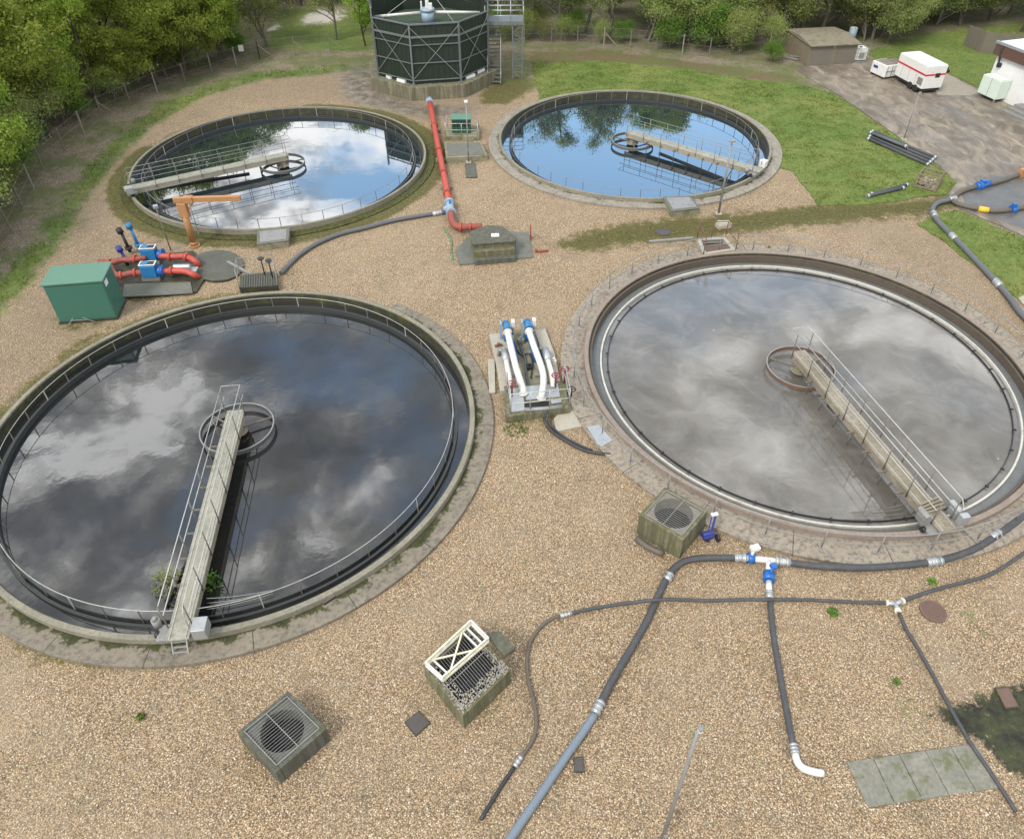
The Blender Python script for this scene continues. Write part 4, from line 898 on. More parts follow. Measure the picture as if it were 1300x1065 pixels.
for l, P_, zz_ in (('short white riser pipe with grey valves left of the left blue pump', ((640.5, 446), (642.5, 456), (646.5, 478), (648, 490)), .55), ('short white riser pipe with silver clamp at the right side of the pump pad', ((692, 444), (695, 456), (700.5, 476), (702, 492)), .6)):
    t = thing('riser_pipe', l, 'pipe', (*G(*P_[1]), .2)); pts = [G3(*P_[0], zz_), G3(*P_[1], zz_), G3(*P_[2], zz_), G3(*P_[3], .35)]
    MB().tube(smooth_path(pts, .08), .12, 14).build('pipe_body', M['white_pipe'], t)
    MB().cyl(pts[0], pts[1].lerp(pts[2], .12), .165, .175, 16).build('valve', M['galv'], t)
    MB().tube([pts[0]+Vector((-.02, 0, 0)), pts[0]+Vector((-.22, .12, 0)), pts[0]+Vector((-.25, .14, -.4))], .09, 12).build('elbow', M['galv_dull'], t)
for l, p, hgt, mm in (('bright red spindle with handwheel on the left of the pump deck', (650, 503), 1.0, 'maroon'), ('dark red handwheel on a spindle beside the right riser pipe', (705, 492), .95, 'maroon'), ('dark red handwheel at the right corner of the pump station railing', (716.5, 486), 1.1, 'maroon'), ('black valve wheel low at the right corner of the pump pad', (725, 503), .55, 'black')):
    x, y = G(*p, .34); t = thing('handwheel_spindle', l, 'valve handwheel', (x, y, .34))
    MB().cyl((x, y, .34), (x, y, .34+hgt*.7), .045, .035, 10).build('spindle', M['maroon' if mm == 'maroon' else 'black'], t)
    MB().tube(ring_pts((x, y), .17, .34+hgt*.7, 20), .025, 6, closed=True).beam((x-.16, y, .34+hgt*.7), (x+.16, y, .34+hgt*.7), .03, .03).beam((x, y-.16, .34+hgt*.7), (x, y+.16, .34+hgt*.7), .03, .03).build('wheel', M[mm], t)
t = thing('guard_railing', 'pale steel guard railing with two rails round the front of the pump station', 'railing', (*G(686, 522), .34))
bl, brr, rr_, lb = [Vector((*G(*p, .34), .34)) for p in ((648.5, 525), (722.5, 517.5), (716, 486), (644, 497))]
for z in (1.02, .52):
    MB().tube([lb+Vector((0, 0, z)), bl+Vector((0, 0, z)), brr+Vector((0, 0, z)), rr_+Vector((0, 0, z))], .024, 6).build('rail', M['rail'], t)
for a in (lb, bl, bl.lerp(brr, .33), bl.lerp(brr, .66), brr, rr_): MB().cyl(a, a+Vector((0, 0, 1.03)), .026, n=6).build('post', M['galv'], t)
for l, P_, r_, mm in (('black cable looped across the sunk floor of the pump pad', ((652, 432), (656, 444), (664, 452), (671, 448), (676, 460), (674, 480)), .03, 'rubber_bk'), ('grey hose length lying between the two blue pumps', ((662, 424), (661, 440), (667, 456), (668, 474), (671, 490)), .045, 'rubber_mid'), ('black cable running to the right edge of the pump pad', ((690, 430), (697, 452), (706, 474), (716, 492), (724, 505)), .025, 'rubber_bk')):
    hose('cable', l, 'cable', [(*p, .16) for p in P_], r_, M[mm])
for l, p, s_ in (('small grey valve box between the blue pumps at the top of the pad', (661, 434), (.30, .24, .26)), ('small pale junction box on the pump pad beside the right riser', (703, 462), (.20, .18, .30)), ('small dark fitting on the sunk floor of the pump pad', (672, 466), (.24, .30, .16)), ('rusty bracket at the left edge of the pump pad', (633, 440), (.34, .14, .16))):
    x, y = G(*p, .2); o = MB().box((x, y, .14+s_[2]/2), s_, .3).cyl((x, y, .14+s_[2]), (x, y, .24+s_[2]), .06, n=10).build('fitting', M['galv_dull' if 'grey' in l else ('white' if 'pale' in l else ('rust' if 'rusty' in l else 'black'))], bevel=.012); tag(o, l, 'fitting')
# ================================================================ outlet chamber at the far rim of the murky tank
q4 = [Vector(G(*p, .25)) for p in ((885, 303), (893, 323), (934, 317), (921, 301))]
t = thing('outlet_chamber', 'open concrete pit with a rusty railing at the far rim of the murky tank', 'chamber', (*(sum(q4, Vector((0, 0)))/4), 0))
c_ = sum(q4, Vector((0, 0)))/4; outer = [tuple(p) for p in q4]; inner = [tuple(c_+(p-c_)*.78) for p in q4]
b = MB()
for i in range(4): j = (i+1) % 4; b.prism([outer[i], outer[j], inner[j], inner[i]], -.05, .25)
b.build('walls', M['conc_light'], t)
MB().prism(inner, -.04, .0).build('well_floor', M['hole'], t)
m_ = lambda a, b_, f: tuple(Vector(a).lerp(Vector(b_), f))
MB().prism([m_(inner[0], inner[1], .52), inner[1], inner[2], m_(inner[3], inner[2], .52)], .17, .21).build('cover_plate', M['ironb'], t)
MB().beam((*m_(inner[0], inner[3], .02), .2), (*m_(inner[0], inner[3], .98), .2), .08, .06).beam((*m_(inner[0], inner[1], .5), .22), (*m_(inner[3], inner[2], .5), .22), .06, .06).build('cross_beam', M['galv_dull'], t)
A, B_, C_, D_ = [Vector((*p, .25)) for p in (outer[1], outer[0], outer[3], outer[2])]
for z in (.95, .5): MB().tube([v_+Vector((0, 0, z)) for v_ in (A, B_, C_, D_)], .024, 6).build('rail', M['rust'], t)
for p in (A, B_, B_.lerp(C_, .5), C_, D_): MB().cyl(p, p+Vector((0, 0, .96)), .026, n=6).build('post', M['rust'], t)
b = G(860, 306); tag(MB().beam((b[0]-1.6, b[1]-.15, .05), (b[0]+.9, b[1]+.2, .05), .14, .10).build('grey_plank', M['galv_dull']), 'blue-grey plank lying on the moss left of the open concrete pit', 'plank')
b = G(842, 295); tag(MB().cyl((b[0], b[1], -.03), (b[0], b[1], .03), .42, .42, 30).ring(b, .02, .045, .30, .36, 30).build('manhole_cover', M['ironm']), 'round dark manhole cover in the mossy strip left of the open pit', 'manhole cover')
b = G(918, 288); tag(MB().box((b[0], b[1], .1), (.8, .5, .3), .3).prism([(b[0]-.35, b[1]-.2), (b[0]+.35, b[1]-.2), (b[0]+.35, b[1]+.2), (b[0]-.35, b[1]+.2)], .25, .31).build('pale_block', M['conc_light'], bevel=.03), 'pale concrete block on the moss between the lamp post and the open pit', 'block')
# ================================================================ green tower
TC = Vector((-6.35, 63.75)); TR = 4.72; ang0 = math.atan2(59.05-63.75, -7.40+6.35)
def TP(i, r=TR): a = ang0+i*math.pi/4; return (TC.x+r*math.cos(a), TC.y+r*math.sin(a))
t = thing('filter_tower', 'large dark green octagonal tower in a grey steel frame on a streaked concrete base', 'tower', (TC.x, TC.y, 0)); TH = 5.25
MB().prism([TP(i, 5.45) for i in range(8)], -.1, .98).build('plinth', M['conc_plinth'], t, bevel=.03)
b = MB()      # corrugated walls: one zigzag sheet per face
for i in range(8):
    A, B_ = Vector(TP(i, TR-.06)), Vector(TP(i+1, TR-.06)); u = (B_-A).normalized(); nrm = Vector((u.y, -u.x)); n = 34; L_ = (B_-A).length
    pts = [A+u*(L_*k/n)+nrm*(.03 if (k % 4) in (1, 2) else 0) for k in range(n+1)]
    vs = [(p.x, p.y, z) for p in pts for z in (.98, TH-.05)]; b.add(vs, [(2*k, 2*k+2, 2*k+3, 2*k+1) for k in range(n)])
b.build('wall_panels', M['green_d'], t)
MB().prism([TP(i, TR-.25) for i in range(8)], 1.2, TH-1.0).build('filter_bed', painted('filter bed', (.03, .055, .03), .8, 0, .7), t)
b = MB()
for i in range(8):
    A, B_, C_, D_ = TP(i, TR-.10), TP(i+1, TR-.10), TP(i+1, TR-.13), TP(i, TR-.13); b.prism([A, B_, C_, D_], 1.0, TH-.06)
b.build('inner_wall', M['green_d'], t)
for i in range(8):
    p = TP(i, TR+.06); MB().box((*p, (.98+TH)/2+.03), (.12, .12, TH-.98+.1), ang0+i*math.pi/4).box((*p, 1.0), (.34, .34, .05), ang0+i*math.pi/4).build('post', M['tframe'], t)
for z, w_ in ((TH+.05, .10), (4.42, .15), (3.85, .06), (2.55, .06), (1.28, .07)):
    b = MB()
    for i in range(8): b.beam((*TP(i, TR+.05), z), (*TP(i+1, TR+.05), z), .07, w_)
    b.build('ring_beam', M['tframe'], t)
for i in range(8):
    A, B_ = TP(i, TR+.12), TP(i+1, TR+.12)
    MB().beam((*A, 1.35), (*B_, TH-.1), .018, .028).beam((*B_, 1.35), (*A, TH-.1), .018, .028).build('cross_brace', M['galv'], t)
# raised screen round the far two thirds
b = MB()
for i in range(2, 7):
    A, B_ = Vector(TP(i, TR+.02)), Vector(TP(i+1, TR+.02)); u = (B_-A).normalized(); nrm = Vector((u.y, -u.x)); b.prism([tuple(A), tuple(B_), tuple(B_-nrm*.05), tuple(A-nrm*.05)], TH-.05, TH+.66)
b.build('screen', M['green_d'], t)
for i in range(2, 8): p = TP(i, TR+.09); MB().box((*p, TH+.33), (.10, .10, .8)).build('screen_post', M['tframe'], t)
hub = Vector((TC.x-.05, TC.y-.1))
h = MB().cyl((*hub, TH-1.), (*hub, TH-.15), .50, .50, 24).cyl((*hub, TH-.15), (*hub, TH+.05), .55, .55, 24).build('hub', M['blue_lt'], t)
MB().cyl((*hub, TH+.05), (*hub, TH+.9), .16, .12, 14).box((hub.x+.25, hub.y-.2, TH+.25), (.3, .3, .4)).box((hub.x-.45, hub.y, TH+.3), (.12, .2, .5)).build('drive_motor', M['white'], h, bevel=.02)
MB().cyl((*hub, TH+.9), (*hub, TH+1.9), .07, .05, 10).build('mast', M['galv'], h)
for k, a in enumerate((.12, .12+math.pi)):
    e = hub+Vector((math.cos(a), math.sin(a)))*4.1
    MB().tube([(*(hub+Vector((math.cos(a), math.sin(a)))*.5), TH-.25), (*e, TH-.42)], .11, 12).build('spray_arm', M['white_pipe'], t)
for k in range(4):
    a = .6+k*math.pi/2; e = hub+Vector((math.cos(a), math.sin(a)))*4.2; MB().tube([(*hub, TH+1.7), (*e, TH-.2)], .018, 5).build('guy_wire', M['galv'], t)
for p, q_ in (((486, 94), (497, 99)), ((505, 101), (515, 104)), ((591, 99), (602, 95)), ((605, 92), (614, 88))):
    A, B_ = G3(*p, 1.08), G3(*q_, 1.08); MB().beam(A, B_, .26, .20).build('floodlight', M['fabric_light'], t)
# stair tower
sx_, sy_ = .55, 64.0
t = thing('access_stair', 'grey steel stair tower with railed platform right of the dark green tower', 'stair tower', (-.6, sy_, 0))
PH = 4.45
MB().prism([(-2.1, sy_-.9), (1.15, sy_-.9), (1.15, sy_+.9), (-2.1, sy_+.9)], PH-.28, PH).build('platform', M['tframe'], t)
for z in (1.1, .75, .4):
    MB().tube([(-1.9, sy_-.85, PH+z), (1.1, sy_-.85, PH+z), (1.1, sy_+.85, PH+z), (-1.9, sy_+.85, PH+z)], .024, 6).build('rail', M['galv'], t)
for x in (-1.9, -.9, .1, 1.1):
    for y in (-.85, .85): MB().cyl((x, sy_+y, PH), (x, sy_+y, PH+1.1), .028, n=6).build('post', M['galv'], t)
b = MB(); w_ = .38; cx_ = .62     # lattice column
for x in (-w_, w_):
    for y in (-w_, w_): b.beam((cx_+x, sy_-.4+y, -.05), (cx_+x, sy_-.4+y, PH-.28), .08, .08)
for k in range(8):
    z0 = k*.51+.05; z1 = z0+.51; s = 1 if k % 2 else -1
    for y in (-w_, w_): b.beam((cx_-w_*s, sy_-.4+y, z0), (cx_+w_*s, sy_-.4+y, z1), .035, .035); b.beam((cx_-w_, sy_-.4+y, z1), (cx_+w_, sy_-.4+y, z1), .035, .035)
    for x in (-w_, w_): b.beam((cx_+x, sy_-.4-w_*s, z0), (cx_+x, sy_-.4+w_*s, z1), .035, .035)
b.build('lattice_column', M['tframe'], t)
b = MB()       # stair flight climbing away
for l in (-1.75, -.75): b.beam((l, sy_-2.1, .05), (l, sy_+1.6, PH-.5), .05, .22)
for k in range(16): f = (k+.5)/16; b.box((-1.25, sy_-2.1+3.7*f, .05+(PH-.55)*f+.05), (.95, .24, .035))
b.build('stair_flight', M['tframe'], t)
for l in (-1.78, -.72):
    for z in (1.0, .55): MB().tube([(l, sy_-2.15, .1+z), (l, sy_+1.5, PH-.45+z)], .024, 6).build('handrail', M['galv'], t)
    for k in range(4): f = k/3; MB().cyl((l, sy_-2.1+3.5*f, .05+(PH-.6)*f), (l, sy_-2.1+3.5*f, 1.1+(PH-.6)*f), .024, n=6).build('post', M['galv'], t)
# ================================================================ small green kiosk on its pad
t = thing('valve_kiosk', 'small dark green kiosk inside a railing beside the red pipe', 'kiosk', (-3.35, 51.9, 0)); kx0, kx1, ky0, ky1 = -4.05, -2.75, 51.3, 52.2
MB().prism([(kx0-.5, ky0-.55), (kx1+.6, ky0-.55), (kx1+.6, ky1+.4), (kx0-.5, ky1+.4)], -.05, .30).build('base', M['conc_moss'], t, bevel=.02)
MB().prism([(kx0, ky0), (kx1, ky0), (kx1, ky1), (kx0, ky1)], .3, 1.25).build('body', M['green_s'], t, bevel=.02)
MB().prism([(kx0-.07, ky0-.07), (kx1+.07, ky0-.07), (kx1+.07, ky1+.07), (kx0-.07, ky1+.07)], 1.252, 1.32).build('roof', M['green_r'], t, bevel=.02)
for i in range(5): MB().box((kx0+.18+i*.235, ky0-.012, .95), (.17, .02, .35)).build('vent', M['green_d'], t)
R4 = [(kx0-.42, ky0-.45), (kx1+.5, ky0-.45), (kx1+.5, ky1+.35), (kx0-.42, ky1+.35)]
for z in (1.15, .7): MB().tube([(*R4[3], z), (*R4[0], z), (*R4[1], z), (*R4[2], z)], .022, 6).build('rail', M['galv'], t)
for p in R4+[mid(R4[0], R4[1])]: MB().cyl((*p, .28), (*p, 1.16), .024, n=6).build('post', M['galv'], t)
P_ = [G(*p, .38) for p in ((566, 200), (564, 181), (611, 180), (619, 197))]
t = thing('covered_pit', 'low grey covered pit in front of the small green kiosk', 'covered pit', (*mid(*P_), 0)); c_ = mid(*P_)
MB().prism(P_, -.05, .36).build('walls', M['conc_moss'], t, bevel=.02); MB().prism([(c_[0]+(p[0]-c_[0])*.9, c_[1]+(p[1]-c_[1])*.86) for p in P_], .30, .39).build('cover', M['slab'], t, bevel=.01)
P_ = pp((590, 208), (603, 207), (606, 226), (592, 226)); t = thing('drain_grate', 'narrow grey grating strip in the gravel below the covered pit', 'drain grate', (*mid(*P_), 0))
MB().prism(P_, -.05, .03).build('frame', M['conc_dark'], t); grating('', '', '', P_, .045, None, .05, .11).build('bars', M['slab'], t)
# ================================================================ lamp posts
def lamp(label, x, y, h, lean=0, head=(.3, .2, .14), r=.055):
    t = thing('lamp_post', label, 'lamp post', (x, y, 0), 'lamp posts')
    MB().box((x, y, .04), (.34, .34, .08)).build('base_plate', M['conc_light'], t)
    MB().tube([(x, y, .05), (x+lean, y, h)], [r, r*.7], 10).build('pole', M['galv_dull'], t)
    l = MB().box((x+lean, y-.08, h+.04), head, .2).build('lamp_head', M['fabric_light' if 'white head' in label else 'galv_dull'], t, bevel=.03)
    MB().box((x+lean, y-.08, h-.035), (head[0]*.8, head[1]*.8, .02), .2).build('lens', M['white'], l)
    MB().box((x+.02, y-r-.03, .9), (.09, .06, .22)).build('access_hatch', M['galv_dull'], t)
lamp('slim lamp post at the near rim of the blue tank', *G(912, 272), 4.36, head=(.3, .15, .10), r=.07)
lamp('thin lamp post by the service road above the long pipes', *G(1147, 178), 3.2, head=(.2, .14, .09), r=.035)
lamp('thin lamp post with a white head in front of the covered pit and green kiosk', *G(595, 207), 4.0, head=(.22, .16, .14), r=.045)
lamp('dark pole rising from below the picture between two thick hoses', *G(889, 920, 6.5), 6.45, head=(.10, .10, .08), r=.055)
# ================================================================ things on the lawn
def long_pipe(label, a, b, r, m, z, group):
    A, B_ = G3(*a, z), G3(*b, z); t = thing('long_pipe', label, 'pipe', ((A.x+B_.x)/2, (A.y+B_.y)/2, z-r), group)
    MB().cyl(A, B_, r, r, 14).build('tube', M[m], t); d = (B_-A).normalized()
    for p, s in ((A, 1), (B_, -1)): MB().cyl(p+d*.04*s, p+d*.20*s, r*1.25, r*1.25, 14).cyl(p-d*.01*s, p-d*.006*s, r*.8, r*.8, 12).build('end_collar', M['galv'], t)
for k in range(4):
    long_pipe('long dark grey pipe in the row of four lying at the lawn edge', (1101+k*1.8, 176-k*3.1), (1180+k*3.2, 210-k*3.0), .10, 'rubber', .13, 'long pipes at the lawn edge')
long_pipe('fifth long pipe lying on top of the row at the lawn edge', (1104, 168), (1152, 187), .10, 'rubber_mid', .30, 'long pipes at the lawn edge')
for k, (a, b) in enumerate((((1100, 249.5), (1148, 238.5)), ((1104, 247), (1153, 234.5)))): long_pipe(('nearer' if k == 0 else 'farther')+' of two short dark pipes lying on the lawn beside the timber crate', a, b, .10, 'rubber', .13, 'short pipes on the lawn')
# stillage crate
P_ = [Vector(G(*p)) for p in ((1161, 238), (1186, 244.5))]; u = (P_[1]-P_[0]); L_ = u.length; u.normalize(); v = Vector((-u.y, u.x)); CH = .92
t = thing('timber_crate', 'open slatted timber crate with rubble inside on the lawn corner', 'crate', (*(P_[0]+u*L_/2+v*.5), 0))
def CQ(a, b, z): p = P_[0]+u*a+v*b; return (p.x, p.y, z)
W_ = 1.15
for a in (0, L_):
    for b_ in (0, W_): MB().beam(CQ(a, b_, 0), CQ(a, b_, CH), .08, .08).build('corner_post', M['wood'], t)
for nm, fr_, to in (('front', (0, 0), (L_, 0)), ('back', (0, W_), (L_, W_)), ('side', (0, 0), (0, W_)), ('side', (L_, 0), (L_, W_))):
    b = MB()
    for z in (.12, .38, .64, .88): b.beam(CQ(*fr_, z), CQ(*to, z), .03, .07)
    for f in (.25, .5, .75): b.beam(CQ(fr_[0]+(to[0]-fr_[0])*f, fr_[1]+(to[1]-fr_[1])*f, .05), CQ(fr_[0]+(to[0]-fr_[0])*f, fr_[1]+(to[1]-fr_[1])*f, CH), .045, .03)
    b.build(nm+'_panel', M['wood'], t)
MB().prism([CQ(.05, .05, 0)[:2], CQ(L_-.05, .05, 0)[:2], CQ(L_-.05, W_-.05, 0)[:2], CQ(.05, W_-.05, 0)[:2]], .04, .10).build('floor', M['wood'], t)
b = MB()
for i in range(40): s = random.uniform(.05, .13); b.box(CQ(random.uniform(.15, L_-.15), random.uniform(.15, W_-.15), .12+s*.5+random.random()*.2), (s*2, s*1.4, s), random.random()*3)
tag(b.build('rubble', M['conc_light'], t), kind='stuff')
# ================================================================ generator, small unit, tank, shed
def frame(Fp, Lp, wdt):
    F_, L0 = Vector(Fp), Vector(Lp); u = (L0-F_); ln = u.length; u.normalize(); v = Vector((u.y, -u.x)); v = v if v.x > 0 else -v
    return F_, u, v, ln, lambda a, b: tuple(F_+u*a+v*b)
F_, u, v, ln, q = frame((31.84, 58.99), (31.10, 62.45), 2)
t = thing('generator', 'white towable generator with a red stripe parked on the service road', 'generator', (*q(ln/2, .85), 0)); Wd = 1.72; z0, z1 = .42, 2.08
body = MB().prism([q(0, 0), q(0, Wd), q(ln, Wd), q(ln, 0)], z0, z1).build('body', M['white'], t, bevel=.02)
MB().prism([q(.04, .04), q(.04, Wd-.04), q(ln-.04, Wd-.04), q(ln-.04, .04)], z1-.01, z1+.05).build('roof', M['white'], t, bevel=.02)
MB().prism([q(.06, .06), q(.06, Wd-.06), q(ln-.06, Wd-.06), q(ln-.06, .06)], .20, z0-.003).build('chassis', M['black'], t, bevel=.03)
b = MB(); zs = 1.38
b.prism([q(-.012, -.012), q(ln+.012, -.012), q(ln+.012, -.002), q(-.012, -.002)], zs, zs+.13); b.prism([q(-.012, -.002), q(-.002, -.002), q(-.002, Wd+.012), q(-.012, Wd+.012)], zs, zs+.13)
b.build('red_stripe', M['redstripe'], body)
for a0_, a1_, zA, zB in ((.15, .75, .62, 1.15),): MB().prism([q(a0_, -.012), q(a1_, -.012), q(a1_, -.002), q(a0_, -.002)], zA, zB).build('vent', M['galv_dull'], body)
for a_ in (1.0, 1.9, 2.8): MB().prism([q(a_, -.010), q(a_+.025, -.010), q(a_+.025, -.002), q(a_, -.002)], .5, 1.3).build('door_seam', M['galv_dull'], body)
MB().prism([q(-.018, .85), q(-.018, 1.25), q(-.013, 1.25), q(-.013, .85)], 1.22, 1.55).build('emblem', M['black'], body)
for a_ in (.7, 1.35):
    for b_ in (.02, Wd-.02):
        c_ = q(a_, b_); MB().cyl(Vector((*c_, .27))-Vector((*(v*.10), 0)), Vector((*c_, .27))+Vector((*(v*.10), 0)), .27, .27, 20).build('wheel', M['black'], t)
MB().beam((*q(ln, Wd/2), .35), (*q(ln+.8, Wd/2), .35), .10, .08).cyl((*q(ln+.75, Wd/2), .05), (*q(ln+.75, Wd/2), .5), .04, n=8).build('tow_bar', M['black'], t)
b = G(1196, 93); tag(MB().box((b[0], b[1], .12), (1.1, .5, .24), .4).cyl((b[0]-.2, b[1], .24), (b[0]+.5, b[1]+.2, .3), .09, n=10).build('tow_hitch', M['black'], bevel=.03), 'dark low bundle on the ground just behind the white generator', 'equipment')
F_, u, v, ln, q = frame((30.30, 62.40), (29.75, 63.95), 1)
t = thing('tank_cart', 'small white boxy tank cart left of the white generator', 'cart', (*q(ln/2, .6), 0)); Wd = 1.28
body = MB().prism([q(0, 0), q(0, Wd), q(ln, Wd), q(ln, 0)], .16, 1.08).build('body', M['white'], t, bevel=.05)
MB().prism([q(.12, .12), q(.12, Wd-.12), q(ln-.12, Wd-.12), q(ln-.12, .12)], 1.075, 1.15).build('top_tray', M['conc'], t, bevel=.02)
b = MB()
for i in range(4): b.beam((*q(.2+i*.3, .15), 1.18), (*q(.2+i*.3, Wd-.15), 1.18), .07, .06)
b.build('top_bars', M['galv_dull'], t)
MB().prism([q(ln*.55, -.012), q(ln*.85, -.012), q(ln*.85, -.002), q(ln*.55, -.002)], .62, .82).build('blue_label', M['blue_d'], body)
b = MB()
for f in (.15, .5, .85): b.prism([q(-.010, Wd*f-.03), q(-.010, Wd*f+.03), q(-.002, Wd*f+.03), q(-.002, Wd*f-.03)], .2, 1.04)
b.prism([q(-.020, .05), q(-.020, Wd-.05), q(-.012, Wd-.05), q(-.012, .05)], .58, .64); b.build('ribs', M['galv_dull'], body)
for a_ in (.2, ln-.2):
    for b_ in (.1, Wd-.1): MB().box((*q(a_, b_), .08), (.16, .16, .16)).build('foot', M['black'], t)
x, y = G(1091, 80); x0, y0 = x-.55, y
t = thing('liquid_container', 'white caged liquid container standing at the right wall of the wooden shed', 'liquid container', (x, y+.5, 0))
MB().prism([(x0, y0), (x0+1.1, y0+.1), (x0+1.0, y0+1.1), (x0-.1, y0+1.)], .14, 1.12).build('bottle', M['white'], t, bevel=.10)
b = MB(); c4_ = [(x0-.03, y0-.03), (x0+1.14, y0+.08), (x0+1.03, y0+1.14), (x0-.14, y0+1.03)]
for i in range(4):
    A, B_ = c4_[i], c4_[(i+1) % 4]
    for z in (.2, .5, .8, 1.14): b.beam((*A, z), (*B_, z), .022, .022)
    for f in (0, .2, .4, .6, .8): p = m_(A, B_, f); b.beam((*p, .12), (*p, 1.14), .022, .022)
b.build('cage', M['galv'], t); MB().prism(c4_, 0, .12).build('pallet', M['galv_dull'], t); MB().cyl((x, y+.5, 1.12), (x, y+.5, 1.17), .12, .12, 16).build('cap', M['black'], t)
MB().prism([(x0+.35, y0-.012+.0), (x0+.8, y0+.025), (x0+.8, y0+.035), (x0+.35, y0)], .35, .8).build('plate', M['galv_dull'], t)
# shed
F_ = Vector(G(1024, 84)); Rr = Vector(G(1083, 81)); Lb = Vector((24.6, 70.6)); u = (Rr-F_); v = (Lb-F_)
q = lambda a, b: tuple(F_+u*a+v*b)
t = thing('wooden_shed', 'low brown timber shed with a mossy roof at the edge of the wood', 'shed', (*q(.5, .5), 0))
MB().prism([q(0, 0), q(1, 0), q(1, 1), q(0, 1)], -.05, 1.62).build('walls', M['shedwall'], t)
A, B_, C_, D_ = q(-.03, -.05), q(1.04, -.05), q(1.04, 1.04), q(-.03, 1.04)
rd = MB(); h0, h1 = 1.66, 1.88; m0, m1 = q(-.03, .5), q(1.04, .5)
rd.add([(*A, h0), (*B_, h0), (*m1, h1), (*m0, h1), (*D_, h0), (*C_, h0), (*A, h0-.08), (*B_, h0-.08), (*C_, h0-.08), (*D_, h0-.08)], [(0, 1, 2, 3), (3, 2, 5, 4), (6, 7, 1, 0), (7, 8, 5, 2, 1), (8, 9, 4, 5), (9, 6, 0, 3, 4), (9, 8, 7, 6)]); rd.build('roof', M['shedroof'], t)
b = MB(); n = 22
nr = Vector((u.y, -u.x)).normalized()*.03
for i in range(n):
    if i in (11,): continue
    a0_, a1_ = (i+.06)/n, (i+.94)/n; p0, p1 = Vector(q(a0_, 0)), Vector(q(a1_, 0)); b.prism([tuple(p0), tuple(p1), tuple(p1+nr*random.uniform(.5, 1)), tuple(p0+nr*random.uniform(.5, 1))], 0, 1.55)
b.build('door', M['wood_g'], t)
nl = Vector((-v.y, v.x)).normalized()*.03; nl = nl if nl.x < 0 else -nl; b = MB()
for i in range(16): p0, p1 = Vector(q(0, (i+.06)/16)), Vector(q(0, (i+.94)/16)); b.prism([tuple(p0), tuple(p1), tuple(p1+nl), tuple(p0+nl)], 0, 1.55)
b.build('cladding', M['shedwall'], t)
MB().box((*(Vector(q(.5, 0))+nr*2), 1.5), (.14, .08, .3)).build('latch', M['galv_dull'], t)
x, y = G(998, 76); tag(MB().beam((x-.4, y+.6, .12), (x+.9, y-.4, .12), .10, .10).beam((x-.2, y+.8, .15), (x+1.1, y-.2, .3), .08, .06).beam((x+.1, y+.5, .05), (x+.3, y-.1, .5), .05, .05).build('scrap_bars', M['galv_dull']), 'loose metal bars leaning at the left wall of the shed', 'scrap metal')
x, y = G(1080, 52); t = thing('barrel', 'pale blue and white barrel standing behind the right corner of the shed', 'barrel', (x, y, 0)); MB().cyl((x, y, 0), (x, y, 1.1), .34, .34, 20).build('drum_body', M['blue_lt'], t); MB().cyl((x, y, 1.1), (x, y, 1.14), .30, .30, 20).build('lid', M['white'], t)
# ================================================================ white building at the right
K0 = Vector((36.96, 59.34)); K1 = Vector((38.12, 55.43)); u = (K1-K0).normalized(); v = Vector((-u.y, u.x)); v = v if v.x > 0 else -v
q = lambda a, b: tuple(K0+u*a+v*b)
t = thing('white_building', 'white flat-roofed building with a brown fascia at the right edge', 'building', (*q(6, 3.5), 0)); BL, BD = 13, 7
MB().prism([q(0, 0), q(BL, 0), q(BL, BD), q(0, BD)], -.1, 2.85).build('wall', painted('white render', (.66, .66, .65), .7, 0, .25, (.3, .28, .22)), t)
b = MB(); b.prism([q(-.25, -.28), q(BL+.2, -.28), q(BL+.2, BD+.25), q(-.25, BD+.25)], 2.86, 3.70); b.build('fascia', M['brownfascia'], t)
MB().prism([q(-.15, -.18), q(BL+.1, -.18), q(BL+.1, BD+.15), q(-.15, BD+.15)], 3.69, 3.78).build('roof', M['roofw'], t)
MB().prism([q(-.3, -.33), q(BL+.25, -.33), q(BL+.25, -.20), q(-.3, -.20)], 3.64, 3.82).build('roof_edge', M['galv'], t)
MB().tube([(*q(.45, -.40), 3.6), (*q(.45, -.20), 2.7), (*q(.45, -.14), 2.4), (*q(.7, -.2), 2.2)], .07, 10).build('downpipe', M['black'], t)
MB().box((*q(.55, -.10), 2.25), (.3, .2, .3)).build('outside_lamp', M['black'], t)
MB().prism([q(4.2, -.03), q(5.2, -.03), q(5.2, -.002), q(4.2, -.002)], .1, 2.2).build('door', M['pale_g'], t)
t = thing('wall_cabinet', 'pale green cabinet standing against the white building wall', 'cabinet', (*q(1.2, -.5), 0))
MB().prism([q(.35, -1.02), q(2.15, -1.02), q(2.15, -.06), q(.35, -.06)], .28, 1.62).build('body', M['pale_g'], t, bevel=.02)
MB().prism([q(.45, -.9), q(2.05, -.9), q(2.05, -.15), q(.45, -.15)], 1.62, 1.68).build('lid', M['white'], t, bevel=.02)
for a_, b_ in ((.45, -.95), (2.05, -.95), (.45, -.15), (2.05, -.15)): MB().box((*q(a_, b_), .14), (.1, .1, .28)).build('leg', M['galv_dull'], t)
MB().prism([q(1.24, -1.035), q(1.27, -1.035), q(1.27, -1.022), q(1.24, -1.022)], .3, 1.6).build('door_seam', M['galv_dull'], t)
t = thing('door_steps', 'dark grey steps leading to the white building at the right edge', 'steps', (*q(4.7, -.7), 0))
for i, h in enumerate((.16, .32, .48)): MB().prism([q(3.7, -1.7+i*.45), q(5.9, -1.7+i*.45), q(5.9, -.06), q(3.7, -.06)], -.02 if i == 0 else h-.158, h).build('step', M['galv_dull'], t, bevel=.01)
